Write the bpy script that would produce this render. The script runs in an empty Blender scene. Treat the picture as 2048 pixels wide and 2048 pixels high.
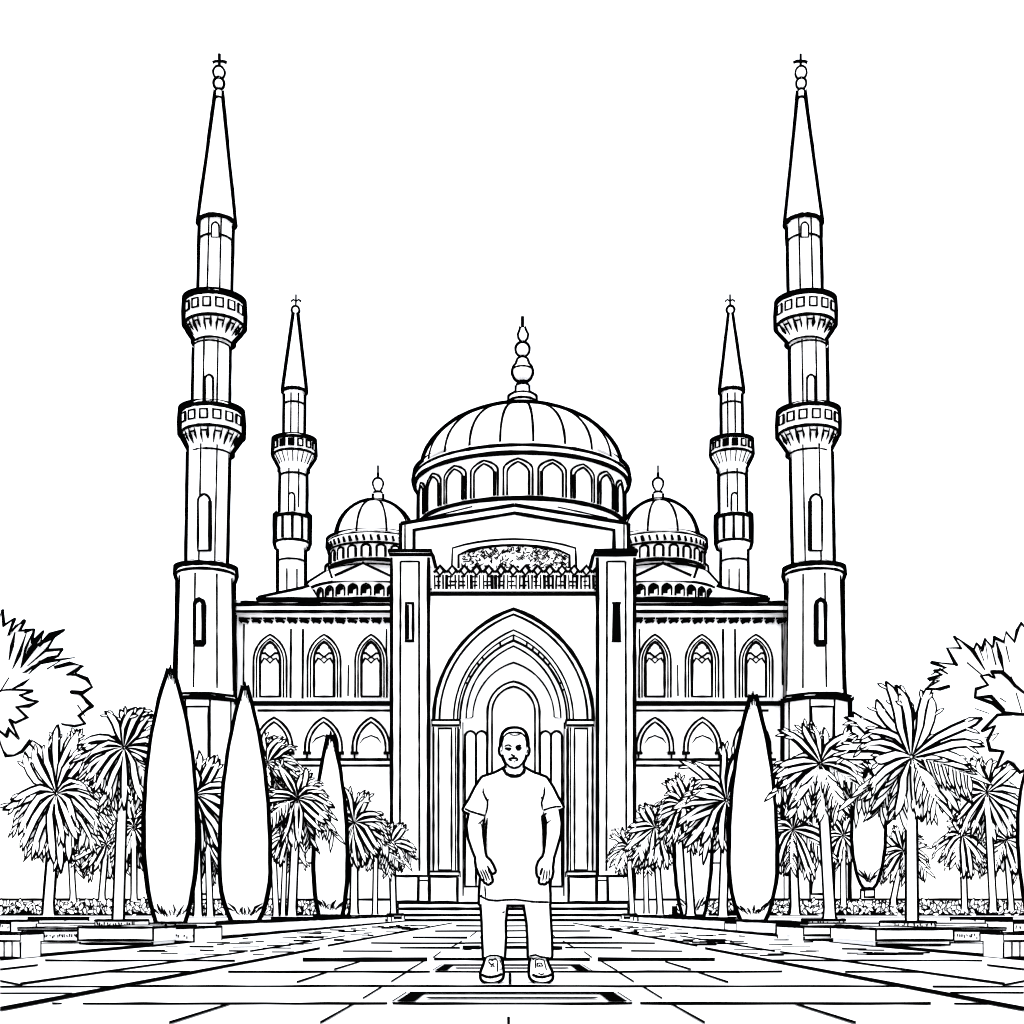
import bpy, bmesh, math, random
from mathutils import Vector, Matrix
from mathutils.bvhtree import BVHTree
C = bpy.context.scene
COL = C.collection
R = math.radians
F, XC, HY, H = 2867.0, 1024.0, 1823.0, 0.465     # focal length and horizon measured on the 2048 px picture, eye height in metres
LW = 1.0                                         # line weight
CAM = Vector((0, 0, H))
rng = random.Random(7)
def X(px, Y): return (px - XC) / F * Y
def Z(py, Y): return H + (HY - py) / F * Y
def S(n, Y): return n / F * Y
def P(px, py, Y): return Vector((X(px, Y), Y, Z(py, Y)))
def GY(py): return H * F / (py - HY)              # distance of a point of the ground
# ------------------------------------------------------------------ materials
def white(name, col, scale=6.0, var=0.03, rough=0.9):
    m = bpy.data.materials.new(name); m.use_nodes = True
    nt = m.node_tree; b = nt.nodes['Principled BSDF']
    tc = nt.nodes.new('ShaderNodeTexCoord'); nz = nt.nodes.new('ShaderNodeTexNoise'); cr = nt.nodes.new('ShaderNodeValToRGB')
    nz.inputs['Scale'].default_value = scale; nz.inputs['Detail'].default_value = 4
    a = [max(0, c - var) for c in col]
    cr.color_ramp.elements[0].color = (*a, 1); cr.color_ramp.elements[1].color = (*col, 1)
    cr.color_ramp.elements[0].position = .35; cr.color_ramp.elements[1].position = .6
    nt.links.new(tc.outputs['Object'], nz.inputs['Vector']); nt.links.new(nz.outputs['Fac'], cr.inputs['Fac'])
    nt.links.new(cr.outputs['Color'], b.inputs['Base Color'])
    b.inputs['Roughness'].default_value = rough; b.inputs['Specular IOR Level'].default_value = 0.1
    return m
STONE = white('white_limewashed_stone', (.93, .925, .93))
LEAD = white('white_roof_plaster', (.93, .925, .935), 3)
PAVE = white('white_paving', (.93, .93, .93), 2)
LEAF = white('white_leaf', (.92, .92, .92), 20)
BARK = white('white_bark', (.91, .905, .91), 12)
CLOTH = white('white_cotton', (.92, .92, .92), 30)
SKIN = white('white_skin', (.92, .915, .915), 30)
INK = bpy.data.materials.new('black_ink'); INK.use_nodes = True
_b = INK.node_tree.nodes['Principled BSDF']
_n = INK.node_tree.nodes.new('ShaderNodeTexNoise'); _n.inputs['Scale'].default_value = 40
_r = INK.node_tree.nodes.new('ShaderNodeValToRGB')
_r.color_ramp.elements[0].color = (0, 0, 0, 1); _r.color_ramp.elements[1].color = (.0012, .0012, .0012, 1)
INK.node_tree.links.new(_n.outputs['Fac'], _r.inputs['Fac']); INK.node_tree.links.new(_r.outputs['Color'], _b.inputs['Base Color'])
_b.inputs['Roughness'].default_value = 1; _b.inputs['Specular IOR Level'].default_value = 0
# ------------------------------------------------------------------ objects
ROOT = {}
def thing(name, label, cat, loc, group=None):
    o = bpy.data.objects.new(name, None); COL.objects.link(o); o.location = loc
    o['label'] = label; o['category'] = cat
    if group: o['group'] = group
    o.empty_display_size = .3; ROOT[o.name] = Vector(loc)
    return o
def tag(o, label, cat, group=None):
    o['label'] = label; o['category'] = cat
    if group: o['group'] = group
    return o
class MB:
    def __init__(s): s.v = []; s.f = []; s.m = []
    def add(s, vs, fs, m=0):
        b = len(s.v); s.v += [Vector(p) for p in vs]
        for f in fs: s.f.append(tuple(b + i for i in f)); s.m.append(m)
    def poly(s, pts, m=0): s.add(pts, [tuple(range(len(pts)))], m)
    def box(s, x0, x1, y0, y1, z0, z1, m=0):
        p = [(x, y, z) for z in (z0, z1) for y in (y0, y1) for x in (x0, x1)]
        s.add(p, [(0, 2, 3, 1), (4, 5, 7, 6), (0, 1, 5, 4), (2, 6, 7, 3), (0, 4, 6, 2), (1, 3, 7, 5)], m)
    def tube(s, pts, w, closed=False, n=6, jit=.16, step=None, m=1, taper=False):
        """a black bead of diameter w along pts (world units)"""
        pts = [Vector(p) for p in pts]; r = w / 2
        step = step or w * 3.5
        q = []
        k = len(pts)
        for i in range(k if closed else k - 1):
            a, b = pts[i], pts[(i + 1) % k]
            c = max(1, min(60, int((b - a).length / step)))
            for j in range(c): q.append(a.lerp(b, j / c))
        if not closed: q.append(pts[-1])
        c = len(q)
        if c < 2: return
        b0 = len(s.v); ph = rng.random() * 9
        for i in range(c):
            if closed: t = q[(i + 1) % c] - q[i - 1]
            else: t = q[min(i + 1, c - 1)] - q[max(i - 1, 0)]
            if t.length < 1e-9: t = Vector((0, 0, 1))
            t.normalize()
            u = t.cross(Vector((0, 1, 0)))
            if u.length < .05: u = t.cross(Vector((1, 0, 0)))
            u.normalize(); v = t.cross(u)
            rr = r * (1 + jit * (rng.random() * 2 - 1))
            if taper and not closed:
                e = min(i, c - 1 - i) / max(1, c * .25); rr *= min(1, .35 + e)
            for j in range(n):
                a = 2 * math.pi * j / n
                s.v.append(q[i] + (u * math.cos(a) + v * math.sin(a)) * rr)
        for i in range(c if closed else c - 1):
            for j in range(n):
                a0 = b0 + i * n + j; a1 = b0 + i * n + (j + 1) % n
                i2 = (i + 1) % c
                s.f.append((a0, a1, b0 + i2 * n + (j + 1) % n, b0 + i2 * n + j)); s.m.append(m)
        if not closed:
            s.f.append(tuple(b0 + j for j in range(n))); s.m.append(m)
            s.f.append(tuple(b0 + (c - 1) * n + n - 1 - j for j in range(n))); s.m.append(m)
    def ink(s, pp, wpx, Y, closed=False, **k):
        """line through picture-scale points of one facade plane at distance Y"""
        s.tube([P(a, b, Y) for a, b in pp], S(wpx, Y) * LW, closed, **k)
    def boxe(s, x0, x1, y0, y1, z0, z1, w, front_only=False):
        s.box(x0, x1, y0, y1, z0, z1)
        w *= LW
        s.tube([(x0, y0, z0 + w * .45), (x1, y0, z0 + w * .45), (x1, y0, z1), (x0, y0, z1)], w, True)
        if not front_only:
            for x in (x0, x1):
                s.tube([(x, y0, z1), (x, y1, z1)], w)
            s.tube([(x0, y1, z1), (x1, y1, z1)], w)
            for x in (x0, x1): s.tube([(x, y1, z0), (x, y1, z1)], w)
    def pbox(s, px0, py0, px1, py1, Y, depth, w, front_only=False):
        """box whose front face fills the picture-scale rectangle at distance Y"""
        s.boxe(X(px0, Y), X(px1, Y), Y, Y + depth, Z(py1, Y), Z(py0, Y), S(w, Y), front_only)
    def prism(s, pp, Y0, Y1, w=0, edges=None):
        a = [P(x, y, Y0) for x, y in pp]; b = [Vector((p.x, Y1, p.z)) for p in a]
        n = len(a)
        s.add(a + b, [tuple(range(n)), tuple(range(2 * n - 1, n - 1, -1))] + [(i, (i + 1) % n, n + (i + 1) % n, n + i) for i in range(n)])
        if w:
            for i in (range(n) if edges is None else edges):
                s.tube([a[i], a[(i + 1) % n]], S(w, Y0) * LW)
    def rings(s, secs, Y, n=24, rot=0.0, out=0, fx=lambda p: p, cap=True, m=0):
        """lathe: secs = (radius px, py at the side points, centre px); out = outline weight in px"""
        L = []
        for r_, py, cx in secs:
            r_ = S(r_, Y) * RS[0]; c = P(fx(cx), py, Y)
            L.append([Vector((c.x + r_ * math.sin(rot + 2 * math.pi * k / n), Y - r_ * math.cos(rot + 2 * math.pi * k / n), c.z)) for k in range(n)])
        b = len(s.v); s.v += [p for q in L for p in q]
        for i in range(len(L) - 1):
            for k in range(n):
                s.f.append((b + i * n + k, b + i * n + (k + 1) % n, b + (i + 1) * n + (k + 1) % n, b + (i + 1) * n + k)); s.m.append(m)
        if cap:
            s.f.append(tuple(b + k for k in range(n))); s.m.append(m)
            s.f.append(tuple(b + (len(L) - 1) * n + k for k in range(n))); s.m.append(m)
        if out: s.back_shell([(S(r_, Y) * RS[0], P(fx(cx), py, Y)) for r_, py, cx in secs], n, rot, S(out, Y) * LW, Y)
        return L
    def back_shell(s, prof, n, rot, d, Y):
        """dark coat on the far half of a lathe, standing about d proud of it"""
        fine = []
        for i in range(len(prof) - 1):
            (r0, c0), (r1, c1) = prof[i], prof[i + 1]
            k = max(1, min(24, int(abs(c1.z - c0.z) / S(16, Y))))
            fine += [(r0 + (r1 - r0) * j / k, c0.lerp(c1, j / k)) for j in range(k)]
        fine.append(prof[-1])
        if len(fine) < 2: return
        ns = []
        for i in range(len(fine) - 1):
            dr = fine[i + 1][0] - fine[i][0]; dz = fine[i + 1][1].z - fine[i][1].z
            v = Vector((dz, -dr)); ns.append(v.normalized() if v.length > 1e-9 else Vector((1, 0)))
        if sum(v.x for v in ns) < 0: ns = [-v for v in ns]
        rings_ = []; nn = n if n <= 10 else max(n, 72); w_ = 1.0
        for i, (r, c) in enumerate(fine):
            o = ns[max(i - 1, 0)] + ns[min(i, len(ns) - 1)]
            o = o.normalized() if o.length > 1e-6 else Vector((1, 0))
            w_ = max(.87, min(1.15, w_ + rng.uniform(-.09, .09)))
            q = max(r + o.x * d * w_, .001); z = c.z + o.y * d * w_
            rings_.append(([Vector((c.x + q * math.sin(rot + 2 * math.pi * k / nn), c.y - q * math.cos(rot + 2 * math.pi * k / nn), z)) for k in range(nn)], c))
        for i in range(len(rings_) - 1):
            A, B = rings_[i][0], rings_[i + 1][0]
            ax = (rings_[i][1] + rings_[i + 1][1]) / 2
            for k in range(nn):
                p = [A[k], A[(k + 1) % nn], B[(k + 1) % nn], B[k]]
                cen = sum(p, Vector()) / 4; a = rot + 2 * math.pi * (k + .5) / nn
                nor = Vector((math.sin(a) * ns[i].x, -math.cos(a) * ns[i].x, ns[i].y))
                if nor.dot(cen - CAM) > 0: s.poly(p, 1)
    def ring(s, r, py, cx, Y, w, n=48, fx=lambda p: p, zfront=False):
        r = S(r, Y) * RS[0]; c = P(fx(cx), py, Y)
        if zfront: c.z = Z(py, Y - r)
        s.tube([(c.x + r * math.sin(2 * math.pi * k / n), Y - r * math.cos(2 * math.pi * k / n), c.z) for k in range(n)], S(w, Y) * LW, True, step=1e9)
    def build(s, name, mat, parent=None, smooth=False):
        me = bpy.data.meshes.new(name)
        off = Vector((0, 0, 0))
        o = bpy.data.objects.new(name, me); COL.objects.link(o)
        if parent is not None:
            o.parent = parent; off = ROOT[parent.name]
        elif s.v:
            xs = [p.x for p in s.v]; ys = [p.y for p in s.v]; zs = [p.z for p in s.v]
            off = Vector(((min(xs) + max(xs)) / 2, (min(ys) + max(ys)) / 2, min(zs))); o.location = off
        ROOT[o.name] = off
        me.from_pydata([p - off for p in s.v], [], s.f)
        me.materials.append(mat); me.materials.append(INK)
        me.polygons.foreach_set('material_index', s.m)
        if smooth: me.polygons.foreach_set('use_smooth', [True] * len(s.f))
        me.update()
        return o
def arch(cx, hw, spring, apex, n=9, foot=None):
    """pointed arch in picture-scale points, from the left foot over the apex to the right foot"""
    rise = spring - apex; pts = []
    if rise > hw * 1.02:
        d = (rise * rise - hw * hw) / (2 * hw); rr = hw + d
        a1 = math.asin(rise / rr)
        L = [(cx + d - rr * math.cos(a1 * i / n), spring - rr * math.sin(a1 * i / n)) for i in range(n + 1)]
    else:
        L = []
        for i in range(n + 1):
            t = i / n * math.pi / 2
            L.append((cx - hw * math.cos(t), spring - rise * (math.sin(t) * .93 + .07 * (i / n) ** 3)))
    L += [(2 * cx - x, y) for x, y in reversed(L[:-1])]
    if foot is not None: L = [(cx - hw, foot)] + L + [(cx + hw, foot)]
    return L
def widen(L, cx, hw, sp):
    w = max(hw, cx - L[0][0])
    return [(cx - w, L[0][1]), (cx - w, sp)] + L[1:-1] + [(cx + w, sp), (cx + w, L[0][1])]
RS = [1.0]                                          # thickness of the towers being built
def cylP(px, py, cx, Y, r, eps=.04):
    """point on the near side of a round tower (radius r px, axis at cx px)"""
    d = (px - cx) / r; d = max(-.97, min(.97, d))
    return P(px, py, Y - S(r, Y) * math.sqrt(1 - d * d) - eps)
# ------------------------------------------------------------------ minarets
def minaret_big(fx, label, Y=76):
    sg = 1 if fx(1) == 1 else -1
    RS[0] = .955; root = thing('minaret', label, 'minaret', (X(fx(411), Y), Y, 0), 'minarets of the mosque')
    id_ = fx
    # base
    m = MB()
    secs = [(66, 1806, 408), (66, 1404, 408)]
    L = m.rings(secs, Y, 8, R(22.5), 8, fx)
    for a in range(8): m.tube([L[0][a], L[1][a]], S(4, Y))
    m.ring(69, 1402, 408, Y, 10, 8, fx=fx)
    L = m.rings([(72, 1404, 408), (72, 1396, 408)], Y, 8, R(22.5), 7, fx)
    m.tube(L[0], S(9, Y), True); m.tube(L[1], S(6, Y), True)
    pn = [(373, 1413), (417, 1413), (417, 1788), (373, 1788)]
    m.tube([P(fx(a), b, Y - S(66, Y) * .93) for a, b in pn], S(5, Y), True)
    m.build('base', STONE, root)
    m = MB()
    secs = [(62, 1398, 410), (57, 1158, 411.5)]
    L = m.rings(secs, Y, 8, R(-10 * sg), 9, fx)
    for a in range(8): m.tube([L[0][a].lerp(L[1][a], .06), L[1][a]], S(4, Y))
    L = m.rings([(57, 1160, 412), (60, 1150, 412), (60, 1140, 412), (44, 1136, 412)], Y, 24, 0, 8, fx)
    m.ring(60, 1150, 412, Y, 6, fx=fx); m.ring(60, 1139, 412, Y, 10, fx=fx)
    m.build('tower_body', STONE, root)
    def shaft(secs, rot, ribs=True, n=8):
        shafts = MB()
        L = shafts.rings(secs, Y, n, rot, 7.5, fx)
        if ribs:
            for a in range(n):
                if abs(math.sin(rot + 2 * math.pi * a / n)) < .8: shafts.tube([L[0][a], L[-1][a]], S(3.8, Y))
        return shafts
    shaft([(42, 1140, 413), (43, 900, 417.5)], R(-10 * sg)).build('shaft', STONE, root)
    shafts = shaft([(37, 815, 422), (37, 690, 424)], R(-14 * sg))
    shafts.ring(37, 694, 424, Y, 4, fx=fx)
    shafts.build('shaft', STONE, root)
    shafts = shaft([(33, 596, 429.5), (32.5, 482, 432)], R(-16 * sg))
    L = shafts.rings([(33, 483, 432), (33, 446, 433)], Y, 8, R(-16 * sg), 7.5, fx)
    shafts.ring(33.5, 482, 432, Y, 5, fx=fx)
    for a in range(8):
        if abs(math.sin(R(-16 * sg) + math.pi * a / 4)) < .8: shafts.tube([L[0][a], L[1][a]], S(3.5, Y))
    shafts.build('shaft', STONE, root)
    # balconies
    for cx, pyr, pyp, pyc, rr, rs, rb in ((429, 607, 651, 678, 59, 36, 37), (423.5, 827, 869, 900, 61, 40, 41)):
        m = MB()
        m.rings([(rb, pyc + 10, cx - 2), (rb, pyc, cx - 2), (rr - 3, pyp + 3, cx - .5), (rr, pyp, cx), (rr, pyr, cx), (rs, pyr - 4, cx)], Y, 32, 0, 9, fx)
        m.ring(rr, pyr, cx, Y, 9, fx=fx); m.ring(rr, pyp, cx, Y, 7, fx=fx); m.ring(rb + .5, pyc + 9, cx - 2, Y, 4.5, fx=fx)
        c0, c1 = P(fx(cx), pyp, Y), P(fx(cx - 2), pyc, Y)
        for k in range(-6, 7):
            a = R(k * 14.5 + 5); r0, r1 = S(rr - 2, Y), S(rb + 1, Y)
            p0 = Vector((c0.x + r0 * math.sin(a), Y - r0 * math.cos(a) - .05, c0.z)); p1 = Vector((c1.x + r1 * math.sin(a), Y - r1 * math.cos(a) - .05, c1.z))
            m.tube([p0.lerp(p1, .12), p0.lerp(p1, .5) + Vector((0, -.1, -.05)), p0.lerp(p1, .95 if k % 2 else .75)], S(5 if k % 3 else 8, Y), taper=True)
            if k % 2: 
                a2 = a + R(14.5)
                p2 = Vector((c0.x + r0 * math.sin(a2), Y - r0 * math.cos(a2) - .05, c0.z)); p3 = Vector((c1.x + r1 * math.sin(a2), Y - r1 * math.cos(a2) - .05, c1.z))
                m.tube([p0.lerp(p1, .3), p2.lerp(p3, .3)], S(4, Y))
        b = m.build('balcony', STONE, root)
        for k in range(-3, 4):
            a = R(k * 24 - 3 * sg); r0 = rr * 1.0; mm = MB()
            ce = P(fx(cx), 0, Y); rw = S(rr, Y) + .03; zt, zb = Z(pyr + 12, Y), Z(pyr + 29, Y)
            def cp(t, z): return Vector((ce.x + rw * math.sin(t), Y - rw * math.cos(t), z))
            hw = R(6.8)
            q = [cp(a - hw, zb), cp(a + hw, zb), cp(a + hw, zt), cp(a - hw, zt)]
            mm.poly(q); mm.tube(q, S(5.6, Y), True)
            mm.build('parapet_opening', STONE, b)
    # windows
    for (cx, r, x, hw, t, bt, w, dark) in ((411.5, 54, 398.5, 9, 1199, 1287, 9.5, True), (415, 43, 408, 12, 988, 1101, 5.5, False), (423, 37, 418, 8, 749, 808, 5, False), (432.5, 33, 430.5, 7.5, 444, 474, 4, False)):
        m = MB()
        pp = arch(x, hw, t + hw * 1.2, t, 5, bt)
        q = [cylP(fx(a), b, fx(cx), Y, r, .1) for a, b in pp]
        m.poly(q); m.tube(q, S(w, Y), True)
        if dark:
            m.tube([q[0] + Vector((0, -.05, 0)), q[-1] + Vector((0, -.05, 0))], S(14, Y), jit=0)
            m.tube([q[-1], q[-2]], S(10, Y))
        elif w > 5.2: m.tube([q[-1], q[-2]], S(8.5, Y))
        m.build('window', STONE, root)
    # spire and finial
    m = MB()
    m.rings([(35.5, 448, 433.3), (35.5, 444, 433.3), (2.5, 178, 437.6)], Y, 32, 0, 8, fx)
    m.ring(36.5, 446, 433.3, Y, 10, fx=fx)
    m.build('spire', LEAD, root)
    m = MB()
    m.rings([(5, 198, 437.6), (5.5, 180, 437.7)], Y, 12, 0, 5, fx)
    for q in (196, 180): m.ring(6, q, 437.7, Y, 5, 16, fx=fx)
    ball(m, fx(437.7), 167, 8, Y, 5); ball(m, fx(438), 145, 9.5, Y, 4.5)
    m.ink([(fx(438.7), 136), (fx(438.7), 108)], 6, Y)
    m.tube([P(fx(425), 125, Y), P(fx(431), 122.5, Y), P(fx(446), 122.5, Y), P(fx(453), 125, Y)], S(6.5, Y))
    m.build('finial', LEAD, root)
def ball(m, px, py, r, Y, out, sq=1.0, n=20):
    secs = [(r * math.cos(t), py - r * sq * math.sin(t), px) for t in [R(a) for a in range(-88, 89, 8)]]
    m.rings(secs, Y, 32, 0, out)
def minaret_small(fx, label, Y=108):
    sg = 1 if fx(1) == 1 else -1
    RS[0] = .955; root = thing('minaret', label, 'minaret', (X(fx(583), Y), Y, 0), 'minarets of the mosque')
    m = MB()
    def sh(secs, rot=R(-12 * sg), n=8, w=3.5):
        L = m.rings(secs, Y, n, rot, 7, fx)
        for a in range(n):
            if abs(math.sin(rot + 2 * math.pi * a / n)) < .8: m.tube([L[0][a].lerp(L[-1][a], .1), L[-1][a].lerp(L[0][a], .08)], S(w, Y))
    sh([(27, 1806, 583), (27, 1085, 583)]); m.ring(27.5, 1123, 583, Y, 4.5, fx=fx)
    m.rings([(31, 1096, 584), (34, 1086, 584.5), (34, 1034, 585), (27, 1028, 585)], Y, 24, 0, 7, fx)
    m.ring(34, 1086, 584.5, Y, 6, fx=fx); m.ring(34, 1036, 585, Y, 8, fx=fx)
    for k in (-2, -1, 0, 1, 2):
        a = R(34 * k + 8 * sg); c = P(fx(585), 0, Y); rr = S(34, Y) + .02
        m.tube([(c.x + rr * math.sin(a), Y - rr * math.cos(a), Z(1083, Y)), (c.x + rr * math.sin(a), Y - rr * math.cos(a), Z(1040, Y))], S(6, Y))
    sh([(27, 1030, 586), (26.5, 936, 587)]); m.ring(27, 952, 587, Y, 5, fx=fx)
    sh([(20, 880, 588), (20, 784, 589)])
    m.ring(20.5, 809, 588.5, Y, 4.5, fx=fx)
    m.build('shaft', STONE, root)
    m = MB()
    cx, rr, rb = 588.5, 41.5, 27
    m.rings([(rb, 944, cx - 1), (rb, 936, cx - 1), (rr - 1, 913, cx), (rr, 909, cx), (rr, 884, cx), (20, 881, cx)], Y, 32, 0, 7, fx)
    m.ring(rr, 884, cx, Y, 6.5, fx=fx); m.ring(rr, 910, cx, Y, 5.5, fx=fx)
    c0 = P(fx(cx), 911, Y); c1 = P(fx(cx), 936, Y)
    for k in range(-5, 6):
        a = R(k * 16 + 4); r0, r1 = S(rr, Y), S(rb + 1, Y)
        p0 = Vector((c0.x + r0 * math.sin(a), Y - r0 * math.cos(a) - .05, c0.z)); p1 = Vector((c1.x + r1 * math.sin(a), Y - r1 * math.cos(a) - .05, c1.z))
        m.tube([p0.lerp(p1, .1), p0.lerp(p1, .85)], S(5 if k % 2 else 7, Y), taper=True)
    b = m.build('balcony', STONE, root)
    for k in range(-3, 4):
        a = R(k * 25); mm = MB(); ce = P(fx(cx), 0, Y); rw = S(rr, Y) + .03; zt, zb = Z(890, Y), Z(903, Y)
        def cp(t, z): return Vector((ce.x + rw * math.sin(t), Y - rw * math.cos(t), z))
        hw = R(6.5)
        q = [cp(a - hw, zb), cp(a + hw, zb), cp(a + hw, zt), cp(a - hw, zt)]
        mm.poly(q, 1 if k in (0, -1) else 0); mm.tube(q, S(5, Y), True)
        mm.build('parapet_opening', STONE, b)
    for x, hw, t, bt, r, cc in ((583, 6, 985, 1022, 27, 586),):
        m = MB(); q = [cylP(fx(a), b, fx(cc), Y, r, .1) for a, b in arch(x, hw, t + 7, t, 5, bt)]
        m.poly(q); m.tube(q, S(4, Y), False)
        m.build('window', STONE, root)
    m = MB()
    m.rings([(21.5, 786, 589), (21.5, 781, 589), (1, 626, 591)], Y, 28, 0, 6.5, fx); m.ring(23.2, 783, 589, Y, 8, fx=fx)
    m.build('spire', LEAD, root)
    m = MB()
    ball(m, fx(591), 620, 5.5, Y, 4.5)
    m.ink([(fx(591.5), 614), (fx(592), 589)], 4, Y)
    m.tube([P(fx(582), 603, Y), P(fx(587), 599, Y), P(fx(592), 603, Y), P(fx(597), 599, Y), P(fx(602), 603, Y)], S(4.5, Y))
    m.ink([(fx(592), 606), (fx(592), 594)], 9, Y, taper=True)
    m.build('finial', LEAD, root)
same = lambda p: p
# ------------------------------------------------------------------ the mosque
YP, YW = 72.0, 77.0
def mosque():
    root = thing('mosque', 'white domed mosque with tall pointed-arch portal behind the standing man', 'mosque', (X(1026, YW), YW, 0))
    mx = lambda p: 2052 - p
    # ---- portal wall with stepped arch recess
    m = MB()
    x0, x1, yt, yb = 857, 1195, 1185, 1806
    curves = [(159.5, 1439, 1218, YP), (148, 1439, 1229, YP + .02), (120, 1439, 1260, YP + .9), (112, 1439, 1270, YP + .95),
              (107, 1438, 1281, YP + 1.1), (95, 1436, 1292, YP + 1.6), (82, 1434, 1325, YP + 2.6)]
    cv = [[P(a, b, Y) for a, b in widen(arch(1027, hw, sp, ap, 14, yb), 1027, 102, sp)] for hw, sp, ap, Y in curves]
    n = len(cv[0])
    outer = []
    for i, p in enumerate(cv[0]):
        if i == 0: q = P(x0, yb, YP)
        elif i == n - 1: q = P(x1, yb, YP)
        elif i in (1, 2): q = P(x0, 1439, YP)
        elif i in (n - 2, n - 3): q = P(x1, 1439, YP)
        else:
            t = (i - 2) / (n - 5)
            # walk up the left side, along the top and down the right side
            if t < .3: q = P(x0, 1439 + (yt - 1439) * t / .3, YP)
            elif t > .7: q = P(x1, 1439 + (yt - 1439) * (1 - t) / .3, YP)
            else: q = P(x0 + (x1 - x0) * (t - .3) / .4, yt, YP)
        outer.append(q)
    loops = [outer] + cv
    for A, B in zip(loops, loops[1:]):
        for i in range(n - 1): m.poly([A[i], A[i + 1], B[i + 1], B[i]])
    for c, w in zip(cv, (8, 5, 4.5, 3.5, 6, 5, 4.5)): m.tube([p + Vector((0, -.02, 0)) for p in c[2:-2]], S(w, YP) * LW)
    # little carved blocks between the rings
    for i in range(6, n - 6):
        a, b = cv[3][i].lerp(cv[4][i], .0), cv[4][i]
        if rng.random() < .55: m.tube([a + Vector((0, -.05, 0)), b + Vector((0, -.05, 0))], S(4, YP))
    # band of the top and thick line under the balustrade
    m.box(X(x0, YP), X(x1, YP), YP - .06, YP, Z(1192, YP), Z(1184, YP), 1)
    m.box(X(x0, YP), X(x1, YP), YP + .1, YP + 1, Z(1184, YP), Z(1136, YP))
    m.ink([(x0, 1178), (x1, 1178)], 4, YP - .02)
    m.build('portal_wall', STONE, root)
    # ---- back wall of the recess with the door arch and slim round-topped panels
    Yb = YP + 2.6
    m = MB()
    m.box(X(925, Yb), X(1130, Yb), Yb + .05, Yb + .4, Z(1806, Yb), Z(1300, Yb))
    for s_ in (same, lambda p: 2054 - p):
        m.ink([(s_(920), 1452), (s_(920), 1790)], 4.5, Yb - 1.2); m.ink([(s_(925), 1445), (s_(926), 1792)], 4, Yb - 1.0)
        m.ink([(s_(930), 1434), (s_(945), 1434)], 5, Yb - .05)
    m.build('recess_wall', STONE, root)
    for s_ in (same, lambda p: 2054 - p):
        for cx, bt in ((941, 1773), (963, 1773)):
            m = MB(); pp = arch(s_(cx), 11, 1473, 1462, 5, bt)
            m.prism(pp, Yb - .05, Yb + .1); m.ink(pp, 5, Yb - .06, closed=True)
            m.build('wall_panel', STONE, root)
    m = MB()
    po = arch(1027, 52, 1424, 1363, 10, 1806); pi_ = arch(1027, 43, 1424, 1373, 10, 1806)
    A = [P(a, b, Yb - .12) for a, b in po]; B = [P(a, b, Yb - .12) for a, b in pi_]
    for i in range(len(A) - 1): m.poly([A[i], A[i + 1], B[i + 1], B[i]])
    m.tube(A, S(5, Yb) * LW); m.tube(B, S(4.5, Yb) * LW)
    d = m.build('door', STONE, root)
    m = MB(); m.prism(pi_, Yb - .02, Yb + .06); m.build('door_leaf', STONE, d)
    # ---- pilasters carrying the arch
    for s_ in (same, lambda p: 2052 - p):
        m = MB(); Yq = YP - .1
        a, b = sorted((s_(867), s_(916)))
        m.pbox(a, 1452, b, 1745, Yq, .8, 5)
        pa, pb = sorted((s_(877), s_(903)))
        m.ink([(pa, 1457), (pb, 1457), (pb, 1740), (pa, 1740)], 4.5, Yq - .02, closed=True)
        m.ink([(s_(911), 1455), (s_(911), 1742)], 3, Yq - .02)
        pl = m.build('pilaster', STONE, root)
        m = MB(); a, b = sorted((s_(864), s_(919))); m.pbox(a, 1440, b, 1453, Yq - .15, .9, 5.5); m.build('capital', STONE, pl)
        m = MB(); a, b = sorted((s_(859), s_(918))); m.pbox(a, 1743, b, 1754, Yq - .15, 1, 5)
        a, b = sorted((s_(860), s_(914))); m.pbox(a, 1754, b, 1806, Yq - .1, .9, 5)
        m.build('plinth', STONE, pl)
    # ---- big corner pillars
    for i, s_ in enumerate((same, mx)):
        m = MB(); Yq = YP - .6
        a, b = sorted((s_(783), s_(857)))
        m.pbox(a, 1112, b, 1806, Yq, 3, 8)
        for x_, w in ((801, 4.5), (838, 4.5)):
            m.ink([(s_(x_), 1123), (s_(x_ + rng.uniform(-2, 2)), 1742)], w, Yq - .02)
        m.ink([(s_(801), 1123), (s_(838), 1123)], 4, Yq - .02)
        pl = m.build('pillar', STONE, root)
        m = MB(); a, b = sorted((s_(779), s_(861))); m.pbox(a, 1101, b, 1113, Yq - .25, 3.5, 8.5)
        m.tube([P(s_(859), 1102, Yq), P(s_(866), 1112, Yq), P(s_(872), 1136, Yq)], S(8, Yq) * LW)
        m.build('capital', STONE, pl)
        m = MB(); x = s_(819)
        pp = [(x - 7, 1207), (x + 7, 1207), (x + 7, 1280), (x - 7, 1280)]
        if i: m.prism(pp, Yq - .08, Yq); m.ink([(x, 1207), (x, 1282)], 17, Yq - .12, jit=.1)
        else:
            m.prism(pp, Yq - .08, Yq); m.ink(pp, 6, Yq - .1, closed=True); m.ink([(x - 4, 1210), (x - 4, 1278)], 7, Yq - .11)
        m.ink([(x - 9, 1206), (x + 9, 1206)], 5, Yq - .1); m.ink([(x - 10, 1283), (x + 10, 1283)], 3.5, Yq - .1)
        m.build('slot_window', STONE, pl)
        m = MB()
        a, b = sorted((s_(791), s_(858))); m.pbox(a, 1752, b, 1806, Yq - .4, 1, 6)
        m.ink([(s_(837), 1754), (s_(836), 1806)], 6, Yq - .42); m.ink([(s_(837), 1761), (s_(857), 1761)], 3, Yq - .42)
        m.build('plinth', STONE, pl)
    # ---- balustrade with pointed merlons
    m = MB(); Yq = YP - .15
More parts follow.
